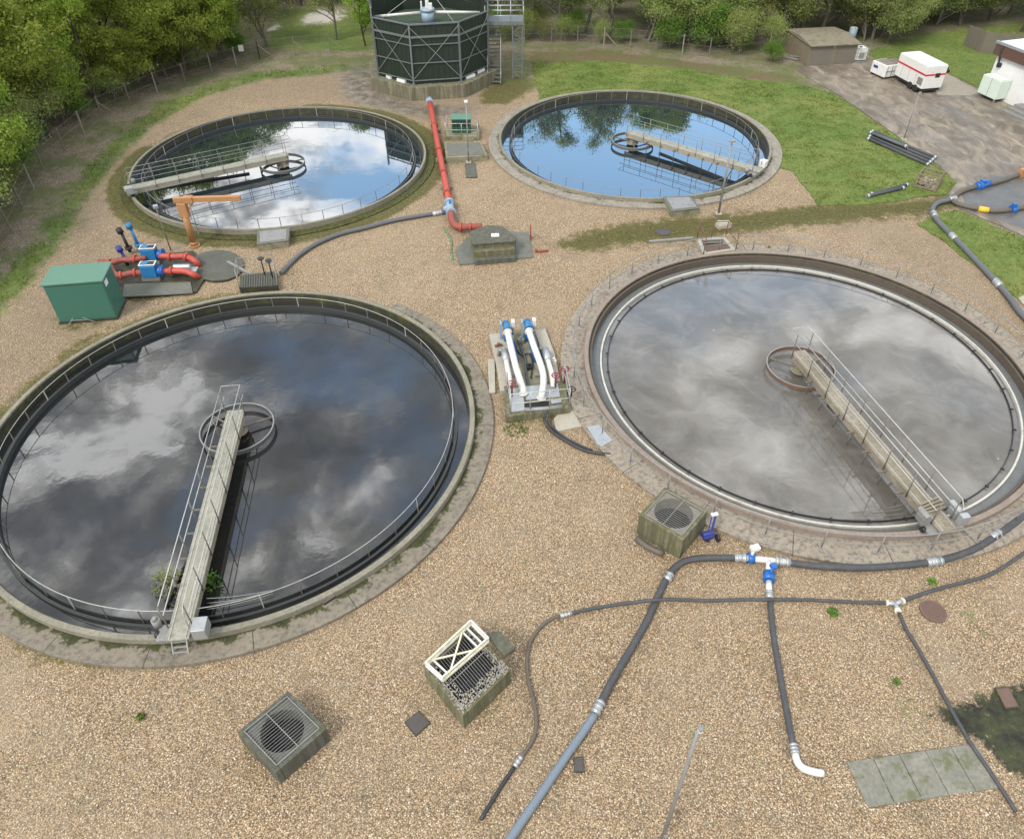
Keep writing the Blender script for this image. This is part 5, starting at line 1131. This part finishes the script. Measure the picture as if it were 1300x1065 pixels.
# board fence
A, B_ = Vector((41.4, 69.2)), Vector((49.5, 66.9)); t = thing('board_fence', 'weathered close-boarded wooden fence behind the white building', 'fence', (*((A+B_)/2), 0)); u = (B_-A); ln = u.length; u.normalize(); n_ = Vector((u.y, -u.x)); b = MB(); k = 0; s = 0
for run, (P0, dd, nn) in enumerate(((A, u, n_), (A, Vector((.18, -1)).normalized()*-1, Vector((-1, 0))))):
    LL = ln if run == 0 else 2.2; s = 0
    while s < LL:
        p0 = P0+dd*s; p1 = P0+dd*(s+.135); h = 1.72+random.uniform(-.04, .04); th = nn*random.uniform(.018, .035); b.prism([tuple(p0), tuple(p1), tuple(p1+th), tuple(p0+th)], 0, h); s += .15
b.build('boards', M['wood_g'], t)
for i in range(5): p = A+u*(ln*i/4)-n_*.08; MB().box((*p, .9), (.1, .1, 1.85), math.atan2(u.y, u.x)).build('post', M['wood'], t)
for z in (.4, 1.3): MB().beam((*(A-n_*.03), z), (*(B_-n_*.03), z), .04, .09).build('rail', M['wood'], t)
# kerb stone slab by the right edge
P_ = pp((1292, 379), (1310, 372), (1340, 392), (1310, 402)); tag(MB().prism(P_, -.03, .07).build('kerb_slab', M['conc_light'], bevel=.02), 'pale slab at the right edge of the small lower lawn', 'slab')
# ================================================================ vegetation
def leaf_mat(name, c0, c1, c2, trans=.3):
    m, nt, b = mat(name)
    n1 = noise(nt, 1.1, 5, .65); n2 = noise(nt, 9, 3, .6); oi = N(nt, 'ShaderNodeObjectInfo')
    col = mix(nt, ramp(nt, n1, [(.38, 0.), (.62, 1.)]), c0, c1)
    col = mix(nt, ramp(nt, n2, [(.45, 0.), (.65, 1.)]), col, c2)
    hs = N(nt, 'ShaderNodeHueSaturation'); L(nt, col, hs.inputs['Color'])
    L(nt, math_(nt, 'MULTIPLY_ADD', oi.outputs['Random'], .035, .492), hs.inputs['Hue'])
    L(nt, math_(nt, 'MULTIPLY_ADD', oi.outputs['Random'], .55, .70), hs.inputs['Value'])
    L(nt, hs.outputs[0], b.inputs['Base Color']); b.inputs['Roughness'].default_value = .7
    tr = N(nt, 'ShaderNodeBsdfTranslucent'); L(nt, hs.outputs[0], tr.inputs['Color'])
    ms = N(nt, 'ShaderNodeMixShader'); ms.inputs[0].default_value = trans
    L(nt, b.outputs[0], ms.inputs[1]); L(nt, tr.outputs[0], ms.inputs[2]); L(nt, ms.outputs[0], nt.nodes['Material Output'].inputs['Surface']); return m
LM = {'yg': leaf_mat('spring leaves', (.27, .36, .045), (.17, .25, .035), (.43, .50, .07), .5),
      'br': leaf_mat('budding leaves', (.32, .31, .13), (.36, .42, .09), (.23, .26, .08), .5),
      'gg': leaf_mat('grey green leaves', (.30, .36, .11), (.42, .46, .15), (.20, .25, .075), .5),
      'bu': leaf_mat('bush leaves', (.14, .26, .04), (.22, .32, .05), (.10, .17, .03), .45),
      'dk': leaf_mat('dark leaves', (.022, .038, .014), (.035, .055, .018), (.016, .026, .010), .12)}
bark = painted('bark', (.085, .068, .05), .9, 0, .6, (.05, .055, .03)); barkg = painted('grey bark', (.13, .12, .10), .9, 0, .5, (.07, .07, .05))
def tree_meshes(seed, H, base, spread, nleaf, ls, kind, levels=4, lean=.1, nl=9, droop=0., trunk_r=.14, fill=.30):
    rd = random.Random(seed); rg = np.random.default_rng(seed); mb = MB(); tips = []
    def grow(p, d, ln, r, lv):
        n = 4 if lv < 2 else 3; pts = [p]; rs = [r]; q = p.copy(); dd = d.copy()
        for i in range(n):
            dd = (dd+Vector((rd.gauss(0, .16), rd.gauss(0, .16), rd.gauss(0, .10)+(.06 if lv < 3 else -droop)))).normalized(); q = q+dd*(ln/n); pts.append(q.copy()); rs.append(r*(1-.5*(i+1)/n))
        mb.tube(pts, rs, 7 if lv == 0 else (5 if lv == 1 else 3), caps=False)
        if lv >= 2: tips.extend([(x, lv) for x in pts[1:]])
        if lv >= levels: return
        k = nl if lv == 0 else rd.choice((3, 4, 4, 5))
        for i in range(k):
            f = (base/H+(1-base/H)*((i+.4)/k)) if lv == 0 else rd.uniform(.35, 1.)
            j = min(int(f*n), n-1); b0 = pts[j].lerp(pts[j+1], f*n-j); a = rd.uniform(0, 6.283)+i*2.4
            up = rd.uniform(.15, .75) if lv < 2 else rd.uniform(-.25, .6)
            out = Vector((math.cos(a), math.sin(a), up)).normalized(); nd = (dd*.35+out).normalized()
            l = (spread*(1.15-.55*f)*rd.uniform(.75, 1.1)) if lv == 0 else ln*rd.uniform(.45, .68)
            grow(b0, nd, l, rs[j]*.55, lv+1)
        if lv == 0: tips.extend([(pts[-1], 2)]*3)
    grow(Vector((0, 0, -.15)), Vector((rd.uniform(-lean, lean), rd.uniform(-lean, lean), 1)).normalized(), H*.92, trunk_r, 0)
    tr = bpy.data.meshes.new('trunk'); tr.from_pydata([tuple(x) for x in mb.v], [], mb.f); tr.polygons.foreach_set('use_smooth', [True]*len(tr.polygons)); tr.update()
    T = np.array([tuple(x[0]) for x in tips]); T = T[T[:, 2] > base*.55]
    c = T[rg.integers(0, len(T), nleaf)]+rg.normal(0, fill, (nleaf, 3))
    c[:, 2] = np.maximum(c[:, 2], .15)
    a = rg.normal(size=(nleaf, 3)); a /= np.linalg.norm(a, axis=1)[:, None]; b = np.cross(a, rg.normal(size=(nleaf, 3))); b /= np.linalg.norm(b, axis=1)[:, None]
    s = (ls*rg.uniform(.55, 1.25, nleaf))[:, None]
    V_ = np.stack([c-a*s*.6, c+b*s*.38, c+a*s*.6, c-b*s*.38], 1).reshape(-1, 3)
    cm = bpy.data.meshes.new('crown'); cm.from_pydata(V_.tolist(), [], (np.arange(nleaf*4).reshape(-1, 4)).tolist()); cm.materials.append(LM[kind]); cm.update()
    tr.materials.append(bark if kind in ('yg', 'dk', 'bu') else barkg)
    return tr, cm
PROTO = {
 'yg': [tree_meshes(11, 8.2, 1.2, 3.2, 17000, .15, 'yg', fill=.21), tree_meshes(12, 7.2, .8, 3.4, 17000, .15, 'yg', fill=.21), tree_meshes(13, 9.0, 1.5, 3.0, 17000, .15, 'yg', fill=.21, lean=.2)],
 'br': [tree_meshes(21, 8.5, 1.2, 2.7, 8500, .11, 'br', nl=14, fill=.24), tree_meshes(22, 7.6, .9, 2.9, 8500, .11, 'br', nl=14, fill=.24), tree_meshes(23, 9.2, 1.9, 2.4, 8000, .11, 'br', nl=14, fill=.22)],
 'gg': [tree_meshes(31, 6.5, .5, 3.4, 13000, .13, 'gg', droop=.12), tree_meshes(32, 7.5, .6, 3.2, 13000, .13, 'gg', droop=.15)],
 'bu': [tree_meshes(41, 3.0, .2, 2.0, 9000, .12, 'bu', nl=11, trunk_r=.07), tree_meshes(42, 2.4, .15, 1.7, 8000, .12, 'bu', nl=11, trunk_r=.06)],
 'yl': [tree_meshes(61, 5.4, .3, 2.9, 17000, .14, 'yg', nl=13, fill=.21), tree_meshes(62, 4.8, .25, 3.0, 17000, .14, 'yg', nl=13, fill=.21)],
 'gl': [tree_meshes(63, 5.2, .25, 3.0, 15000, .125, 'gg', nl=13), tree_meshes(64, 4.6, .2, 2.9, 14000, .125, 'br', nl=14)],
 'bb': [tree_meshes(45, 2.8, .2, 2.1, 5500, .10, 'br', nl=13, trunk_r=.06)],
 'dk': [tree_meshes(51, 9.5, .5, 2.8, 22000, .14, 'dk', nl=18)]}
NAMES = {'yl': ('shrub_tree', 'tree'), 'gl': ('shrub_tree', 'tree'), 'yg': ('spring_tree', 'tree'), 'br': ('budding_tree', 'tree'), 'gg': ('willow_tree', 'tree'), 'bu': ('bush', 'bush'), 'bb': ('bare_bush', 'bush'), 'dk': ('evergreen_tree', 'tree')}
LOOK = {'yl': 'low leafy yellow-green tree', 'gl': 'low olive-grey leafy tree', 'yg': 'yellow-green leafy tree', 'br': 'greyish brown budding tree', 'gg': 'drooping grey-green tree', 'bu': 'fresh green bush', 'bb': 'brown twiggy bush', 'dk': 'dark evergreen tree'}
used_l = {}
def region(x, y):
    if x < -24 and y < 45: return 'at the far left edge beside the fence'
    if x < -24 and y < 58: return 'behind the left fence level with the mossy clear tank'
    if x < -24 and y < 68: return 'behind the fence in the upper left wood'
    if x < -20: return 'deep in the upper left wood'
    if x < -10: return 'left of the dark green tower beyond the fence'
    if x < -2: return 'straight behind the dark green tower'
    if x < 8: return 'right of the stair tower behind the blue tank'
    if x < 18: return 'behind the lawn at the top middle'
    if x < 27: return 'beside and left of the timber shed'
    if x < 36: return 'behind the timber shed and white generator'
    return 'in the top right corner behind the board fence'
def plant(kind, x, y, s=None, label=None, v=None, deep=False):
    v = random.randrange(len(PROTO[kind])) if v is None else v; tm, cm = PROTO[kind][v]
    o = bpy.data.objects.new(NAMES[kind][0], None); COL.objects.link(o); o.location = (x, y, -.03); o.rotation_euler.z = random.uniform(0, 6.283)
    s = (s or random.uniform(.88, 1.15))*({'yg': 1.12, 'gg': 1.15, 'br': 1.12, 'dk': 1.15}.get(kind, 1.02) if y > 30 and (x < -19 or y > 73) else 1.); o.scale = (s*random.uniform(.92, 1.08), s*random.uniform(.92, 1.08), s)
    for nme, me_ in (('trunk', tm), ('crown', cm)):
        c = bpy.data.objects.new(nme, me_); COL.objects.link(c); c.parent = o
    lb = label or f'{LOOK[kind]} {region(x, y)}'
    tag(o, lb, NAMES[kind][1], lb.replace('tree', 'trees').replace('bush', 'bushes') if not label else None); return o
occ = []
def free(x, y, d):
    if any((x-a)**2+(y-b)**2 < d*d for a, b in occ): return False
    occ.append((x, y)); return True
fence_l = [G(*p) for p in ((-90, 430), (0, 330), (55, 215), (130, 150), (200, 118), (270, 95), (330, 75))]
fence_b = [G(*p) for p in ((330, 75), (420, 66), (480, 62), (560, 58), (700, 54), (800, 60), (900, 72), (975, 66))]
def keepout(x, y):
    px, py = PR(x, y, 0)
    if sd_pt(x, y, KO1) < 1.4: return True
    return False
def sd_pt(x, y, poly): return float(sdist(np.array([x]), np.array([y]), poly)[0])
KO1 = fence_l+fence_b+pp((998, 58), (1050, 52), (1088, 58), (1102, 66), (1180, 50), (1230, 38), (1320, 30), (1500, 60), (1700, 300), (1400, 1200), (-300, 1200), (-300, 500))
GAP = pp((338, 66), (350, 14), (478, 10), (440, 30), (475, 66), (440, 74))
hand = [('yg', -33.0, 45.2, 1.0, 0, 'leaning yellow-green tree over the fence level with the bridge end of the clear tank'), ('yg', -32.5, 52, 1.05, 1, None), ('yg', -31.4, 57.5, 1.0, 2, None), ('yg', -28.6, 64.5, 1.0, 0, 'yellow-green tree hanging over the fence above the clear tank'), ('yg', -25.2, 69.3, .98, 1, 'yellow-green tree just left of the white sign on the fence'),
        ('gg', -22.2, 72.8, .9, 0, 'grey-green tree at the fence corner by the white sign'), ('yg', -13.2, 72.6, .72, 2, 'slim yellow tree alone in the gap just left of the dark green tower'), ('br', -16.2, 74.5, .78, 2, 'thin bare-stemmed tree standing in the green gap left of the tower'), ('yg', -31.2, 38.6, .8, 1, None), ('bu', -29.2, 34.2, 1.0, 0, 'bright green bush at the left edge of the picture'), ('bu', -30.3, 41., .9, 1, None), ('yg', -32, 33, .8, 0, None),
        ('br', 4.5, 74.6, .95, 2, None), ('br', 9.2, 73.8, 1., 0, None), ('br', 1.2, 75.6, .95, 1, None), ('yg', 12.6, 74.2, .8, 2, 'pale yellow-green tree behind the lawn at the top middle'), ('bu', 17.5, 70.2, 1.0, 0, 'fresh green bush at the top of the lawn left of the shed'), ('bu', 14.4, 71.2, .85, 1, None), ('gg', 21.2, 72.8, .85, 1, None), ('bb', 19.6, 69.6, 1., 0, None), ('bu', 22.6, 67.3, .55, 1, 'small green bush touching the left wall of the shed'), ('bb', 23.2, 70.4, .8, 0, None),
        ('gg', 33.4, 73.2, 1.0, 0, 'big drooping grey-green tree behind the white generator'), ('gg', 38.2, 76.4, 1.1, 1, 'tall drooping grey-green tree right of the generator beyond the back lawn'), ('gg', 29.2, 75, 1.0, 1, None), ('dk', 43.5, 77.5, 1.1, 0, 'dark evergreen tree behind the board fence at the top right'), ('dk', 48.2, 75.4, 1., 0, None), ('gg', 25.5, 77.5, 1.05, 0, None), ('dk', 41.2, 82.5, 1.0, 0, None)]
for k, x, y, s, v, lb in hand: occ.append((x, y)); plant(k, x, y, s, lb, v)
row = []
for A_, B2 in zip(fence_l[:-1], fence_l[1:]):
    A_, B2 = Vector(A_), Vector(B2); d_ = (B2-A_).normalized(); nn = Vector((-d_.y, d_.x)); n = max(1, int((B2-A_).length/2.6))
    for i in range(n): p = A_+d_*(i+.5)*(B2-A_).length/n+nn*random.uniform(1.5, 2.6); row.append((p.x, p.y, 'yl' if random.random() < .78 or p.y > 58 else 'gl'))
edge = pp((800, 58), (860, 66), (930, 68), (998, 58), (1050, 50), (1088, 56), (1106, 63), (1180, 48), (1230, 37), (1320, 28))
for A_, B2 in zip(edge[:-1], edge[1:]):
    A_, B2 = Vector(A_), Vector(B2); d_ = (B2-A_).normalized(); nn = Vector((-d_.y, d_.x)); n = max(1, round((B2-A_).length/2.5))
    for i in range(n): p = A_+d_*(i+.5)*(B2-A_).length/n+nn*random.uniform(1.8, 2.8); row.append((p.x, p.y, 'gl'))
for x, y, k in row:
    if sd_pt(x, y, KO1) < .9 or sd_pt(x, y, GAP) < 1.2 or not free(x, y, .7): continue
    if y < 36: k = 'gl'
    plant(k, x, y, random.uniform(.8, 1.05))
# the wood behind: individual trees on a jittered grid
for gy in np.arange(34, 112, 3.5):
    for gx in np.arange(-66, 62, 3.6):
        x, y = gx+random.uniform(-1.4, 1.4), gy+random.uniform(-1.4, 1.4)
        if sd_pt(x, y, KO1) < 2.2 or sd_pt(x, y, GAP) < 1.0: continue
        px, py = PR(x, y, 2.5)
        if px < -170 or px > 1470: continue
        if py < -110: continue
        if PR(x, y, 9)[1] > 1065: continue
        if not free(x, y, 2.9): continue
        if x < -20: k = random.choices(('yg', 'gg', 'br', 'bu'), (5, 1.1, 1.3, 1.2))[0] if y > 46 else random.choices(('gg', 'br', 'yg', 'bu'), (2, 3, 2, 2))[0]
        elif x < 12: k = random.choices(('br', 'yg', 'gg', 'bu', 'dk'), (4, 1.2, 1.4, 1, .35))[0]
        elif x < 39: k = random.choices(('gg', 'br', 'bu', 'yg', 'dk'), (4, 2.2, 1, .6, .3))[0]
        else: k = random.choices(('dk', 'gg', 'br'), (3, 2, 1))[0]
        plant(k, x, y)
# low growth along the back fence
for i in range(54):
    f = i/53; x = -2+f*26+random.uniform(-.6, .6); y = 73.5-(max(0, x-4)/20)*5+random.uniform(0, 2.6)
    if sd_pt(x, y, KO1) < .4 or not free(x, y, 1.1): continue
    plant(random.choice(('bb', 'bb', 'bu')), x, y, random.uniform(.42, .75))
for i in range(100):
    A_ = fence_l[1+i % 5]; B2 = fence_l[2+i % 5]; f = random.random(); x = A_[0]+(B2[0]-A_[0])*f-1.3; y = A_[1]+(B2[1]-A_[1])*f+.6; x -= random.random()*3.5; y += random.random()*1.5
    if not free(x, y, 1.1): continue
    plant(random.choice(('bb', 'bb', 'bu')), x, y, random.uniform(.5, .9))
# ---------------------------------------------------------------- fence round the works
def mesh_fence(pts, label):
    t = thing('chain_link_fence', label, 'fence', (*mid(*[tuple(p) for p in pts]), 0)); FH = 1.55
    path = []; 
    for a, b in zip(pts[:-1], pts[1:]):
        A, B_ = Vector(a), Vector(b); n = max(1, round((B_-A).length/2.7)); path += [A.lerp(B_, i/n) for i in range(n)]
    path.append(Vector(pts[-1]))
    for i, p in enumerate(path):
        MB().box((p.x, p.y, FH/2), (.075, .075, FH+.1)).build('post', M['conc'] if i % 3 == 0 else M['wood_g'], t)
    b = MB(); w_ = MB()
    for A, B_ in zip(path[:-1], path[1:]):
        for z in (.08, .8, 1.5): w_.beam((*A, z), (*B_, z), .012, .012)
        L_ = (B_-A).length; n = int(L_/.18)
        for k in range(-8, n): 
            for s in (0, 1):
                f0, f1 = k*.18, k*.18+1.42; z0_, z1_ = (.08, 1.5) if s == 0 else (1.5, .08)
                g0, g1 = max(0, f0), min(L_, f1)
                if g1 <= g0: continue
                za_ = z0_+(z1_-z0_)*(g0-f0)/1.42; zb_ = z0_+(z1_-z0_)*(g1-f0)/1.42
                P0, P1 = A.lerp(B_, g0/L_), A.lerp(B_, g1/L_); b.add([(*P0, za_-.0025), (*P1, zb_-.0025), (*P1, zb_+.0025), (*P0, za_+.0025)], [(0, 1, 2, 3)])
    b.build('wire_mesh', M['railpost'], t); w_.build('line_wire', M['galv_dull'], t)
    for i in (0, len(path)//2, len(path)-1):
        p = path[i]; d = (path[min(i+1, len(path)-1)]-path[max(i-1, 0)]).normalized(); MB().beam((p.x, p.y, 1.2), (*(p+d*1.2), 0), .07, .07).build('strut', M['wood'], t)
mesh_fence(fence_l[1:], 'wire fence on pale posts running up the left side under the yellow-green trees')
mesh_fence(fence_b[:2], 'short stretch of wire fence across the green gap left of the tower')
mesh_fence(fence_b[3:], 'wire fence behind the tower and the lawn in front of the brown wood')
x, y = G(310, 79); tag(MB().box((x, y-.06, 1.15), (.42, .02, .52), .15).build('sign_plate', M['white']), 'small white sign on the fence at the top left', 'sign')
# ---------------------------------------------------------------- grass blades on the lawns and verge, weeds
def inpoly(n, poly, exclude=()):
    P_ = np.array(poly); lo, hi = P_.min(0), P_.max(0); out = []
    X_ = rng.uniform(lo[0], hi[0], n*3); Y_ = rng.uniform(lo[1], hi[1], n*3); k = sdist(X_, Y_, poly) < .05
    return X_[k][:n], Y_[k][:n]
def blades(name, label, polys, nper, m, h=.10, wdt=.035):
    XS, YS = [], []
    for pl_, n in zip(polys, nper): a, b_ = inpoly(n, pl_); XS.append(a); YS.append(b_)
    X_, Y_ = np.concatenate(XS), np.concatenate(YS)
    ok = np.ones(len(X_), bool)
    for c, r in TK.values(): ok &= np.hypot(X_-c[0], Y_-c[1]) > r+.2
    cl = np.sin(X_*1.7+np.sin(Y_*1.3)*2)*np.sin(Y_*1.9+np.sin(X_*.8)*2); ok &= rng.uniform(-1.3, 1, len(X_)) < cl+.5
    X_, Y_, cl = X_[ok], Y_[ok], cl[ok]; n = len(X_); a = rng.uniform(0, 6.283, n); hh = h*rng.uniform(.4, 1.3, n)*(1+.5*cl); w_ = wdt*rng.uniform(.6, 1.4, n)
    dx, dy = np.cos(a)*w_, np.sin(a)*w_; lx, ly = rng.normal(0, .6, n)*hh, rng.normal(0, .6, n)*hh
    z = np.full(n, .02); V_ = np.stack([np.stack([X_-dx, Y_-dy, z], 1), np.stack([X_+dx, Y_+dy, z], 1), np.stack([X_+lx, Y_+ly, z+hh], 1)], 1).reshape(-1, 3)
    me_ = bpy.data.meshes.new(name); me_.from_pydata(V_.tolist(), [], np.arange(n*3).reshape(-1, 3).tolist()); me_.materials.append(m)
    o = bpy.data.objects.new(name, me_); COL.objects.link(o); tag(o, label, 'grass', kind='stuff'); return o
mg, nt, b = mat('grass blades'); c_, f_ = grass_color(nt); L(nt, c_, b.inputs['Base Color']); b.inputs['Roughness'].default_value = .8
blades('grass', 'short green grass on the lawns beside the blue tank and service road', [lawn_poly, lawn2_poly, lawn3_poly], [52000, 9000, 11000], mg, h=.065)
blades('verge_grass', 'rough green grass strip curving along the left fence', [verge], [9000], mg, h=.12)
def weed(label, px, r, n, name='weed', hgt=.18, z=0., kind='bu', cat='weed'):
    x, y = px if isinstance(px[0], float) and abs(px[0]) < 60 else G(*px); rg = np.random.default_rng(int(abs(x*31+y*17))); vs = []; fs = []
    for i in range(n):
        a = rg.uniform(0, 6.283); d = r*math.sqrt(rg.uniform()); c_ = Vector((x+d*math.cos(a), y+d*math.sin(a), z+rg.uniform(.02, hgt)*(1.2-d/r))); t1 = Vector(rg.normal(size=3)).normalized()*.06; t2 = t1.cross(Vector(rg.normal(size=3))).normalized()*.03
        k = len(vs); vs += [c_-t1, c_+t2, c_+t1, c_-t2]; fs.append((k, k+1, k+2, k+3))
    mb_ = MB().add(vs, fs)
    if hgt > .5:
        for i in range(9): a = i*.7; mb_.tube([(x, y, z-.1), (x+r*.4*math.cos(a), y+r*.4*math.sin(a), z+hgt*.55), (x+r*.8*math.cos(a), y+r*.8*math.sin(a), z+hgt*.8)], .012, 4)
    tag(mb_.build(name, LM[kind], origin=(x, y, z)), label, cat)
weed('small green weed tuft on the gravel below the thin hose', (1057, 777), .17, 90)
weed('green weed tuft on the gravel just under the supply hose', (1183, 739), .14, 60)
weed('tiny weed on the gravel between the two hose branches', (1138, 866), .10, 40)
weed('tiny weed on the gravel at the lower left', (179, 910), .12, 50)
weed('weed patch at the mossy foot of the pump pad', (655, 545), .5, 130, hgt=.05)
weed('weed growing by the open pit on the mossy strip', (976, 316), .22, 120)
weed('leafy plant growing out of the water left of the bridge end', (213, 738), .55, 170, 'water_plant', hgt=1.0, z=WZ, kind='gg', cat='plant')
weed('leafy plant growing out of the water under the right side of the bridge end', (268, 738), .35, 80, 'water_plant', hgt=.7, z=WZ, kind='bu', cat='plant')
# loose larger stones among the gravel of the near yard
vs, fs = [], []
for i in range(7000):
    py = 975-(random.random()**1.7)*560; px = random.uniform(-20, 1320); x, y = G(px, py+60)
    if any(math.hypot(x-c[0], y-c[1]) < r+1.15 for c, r in TK.values()) or sd_pt(x, y, wetc) < .3: continue
    s_ = random.uniform(.012, .032); k = len(vs); a = random.random()*3; ca, sa = math.cos(a)*s_, math.sin(a)*s_
    vs += [(x+ca*1.3, y+sa*1.3, 0), (x-sa, y+ca, 0), (x-ca*1.3, y-sa*1.3, 0), (x+sa, y-ca, 0), (x, y, s_*.9)]
    fs += [(k, k+1, k+4), (k+1, k+2, k+4), (k+2, k+3, k+4), (k+3, k, k+4)]
mp_, nt, b = mat('loose stones'); wn = N(nt, 'ShaderNodeTexVoronoi'); wn.inputs['Scale'].default_value = 9; L(nt, pos(nt), wn.inputs['Vector']); sc_ = N(nt, 'ShaderNodeSeparateColor'); L(nt, wn.outputs['Color'], sc_.inputs[0])
L(nt, ramp(nt, sc_.outputs[0], [(0., (.10, .08, .06)), (.4, (.40, .30, .20)), (.7, (.62, .54, .42)), (1., (.30, .17, .10))]), b.inputs['Base Color'])
tag(MB().add(vs, fs).build('loose_stones', mp_), 'larger loose stones strewn over the gravel yard', 'stones', kind='stuff')
for o in bpy.data.objects:
    if '_o' in o: del o['_o']
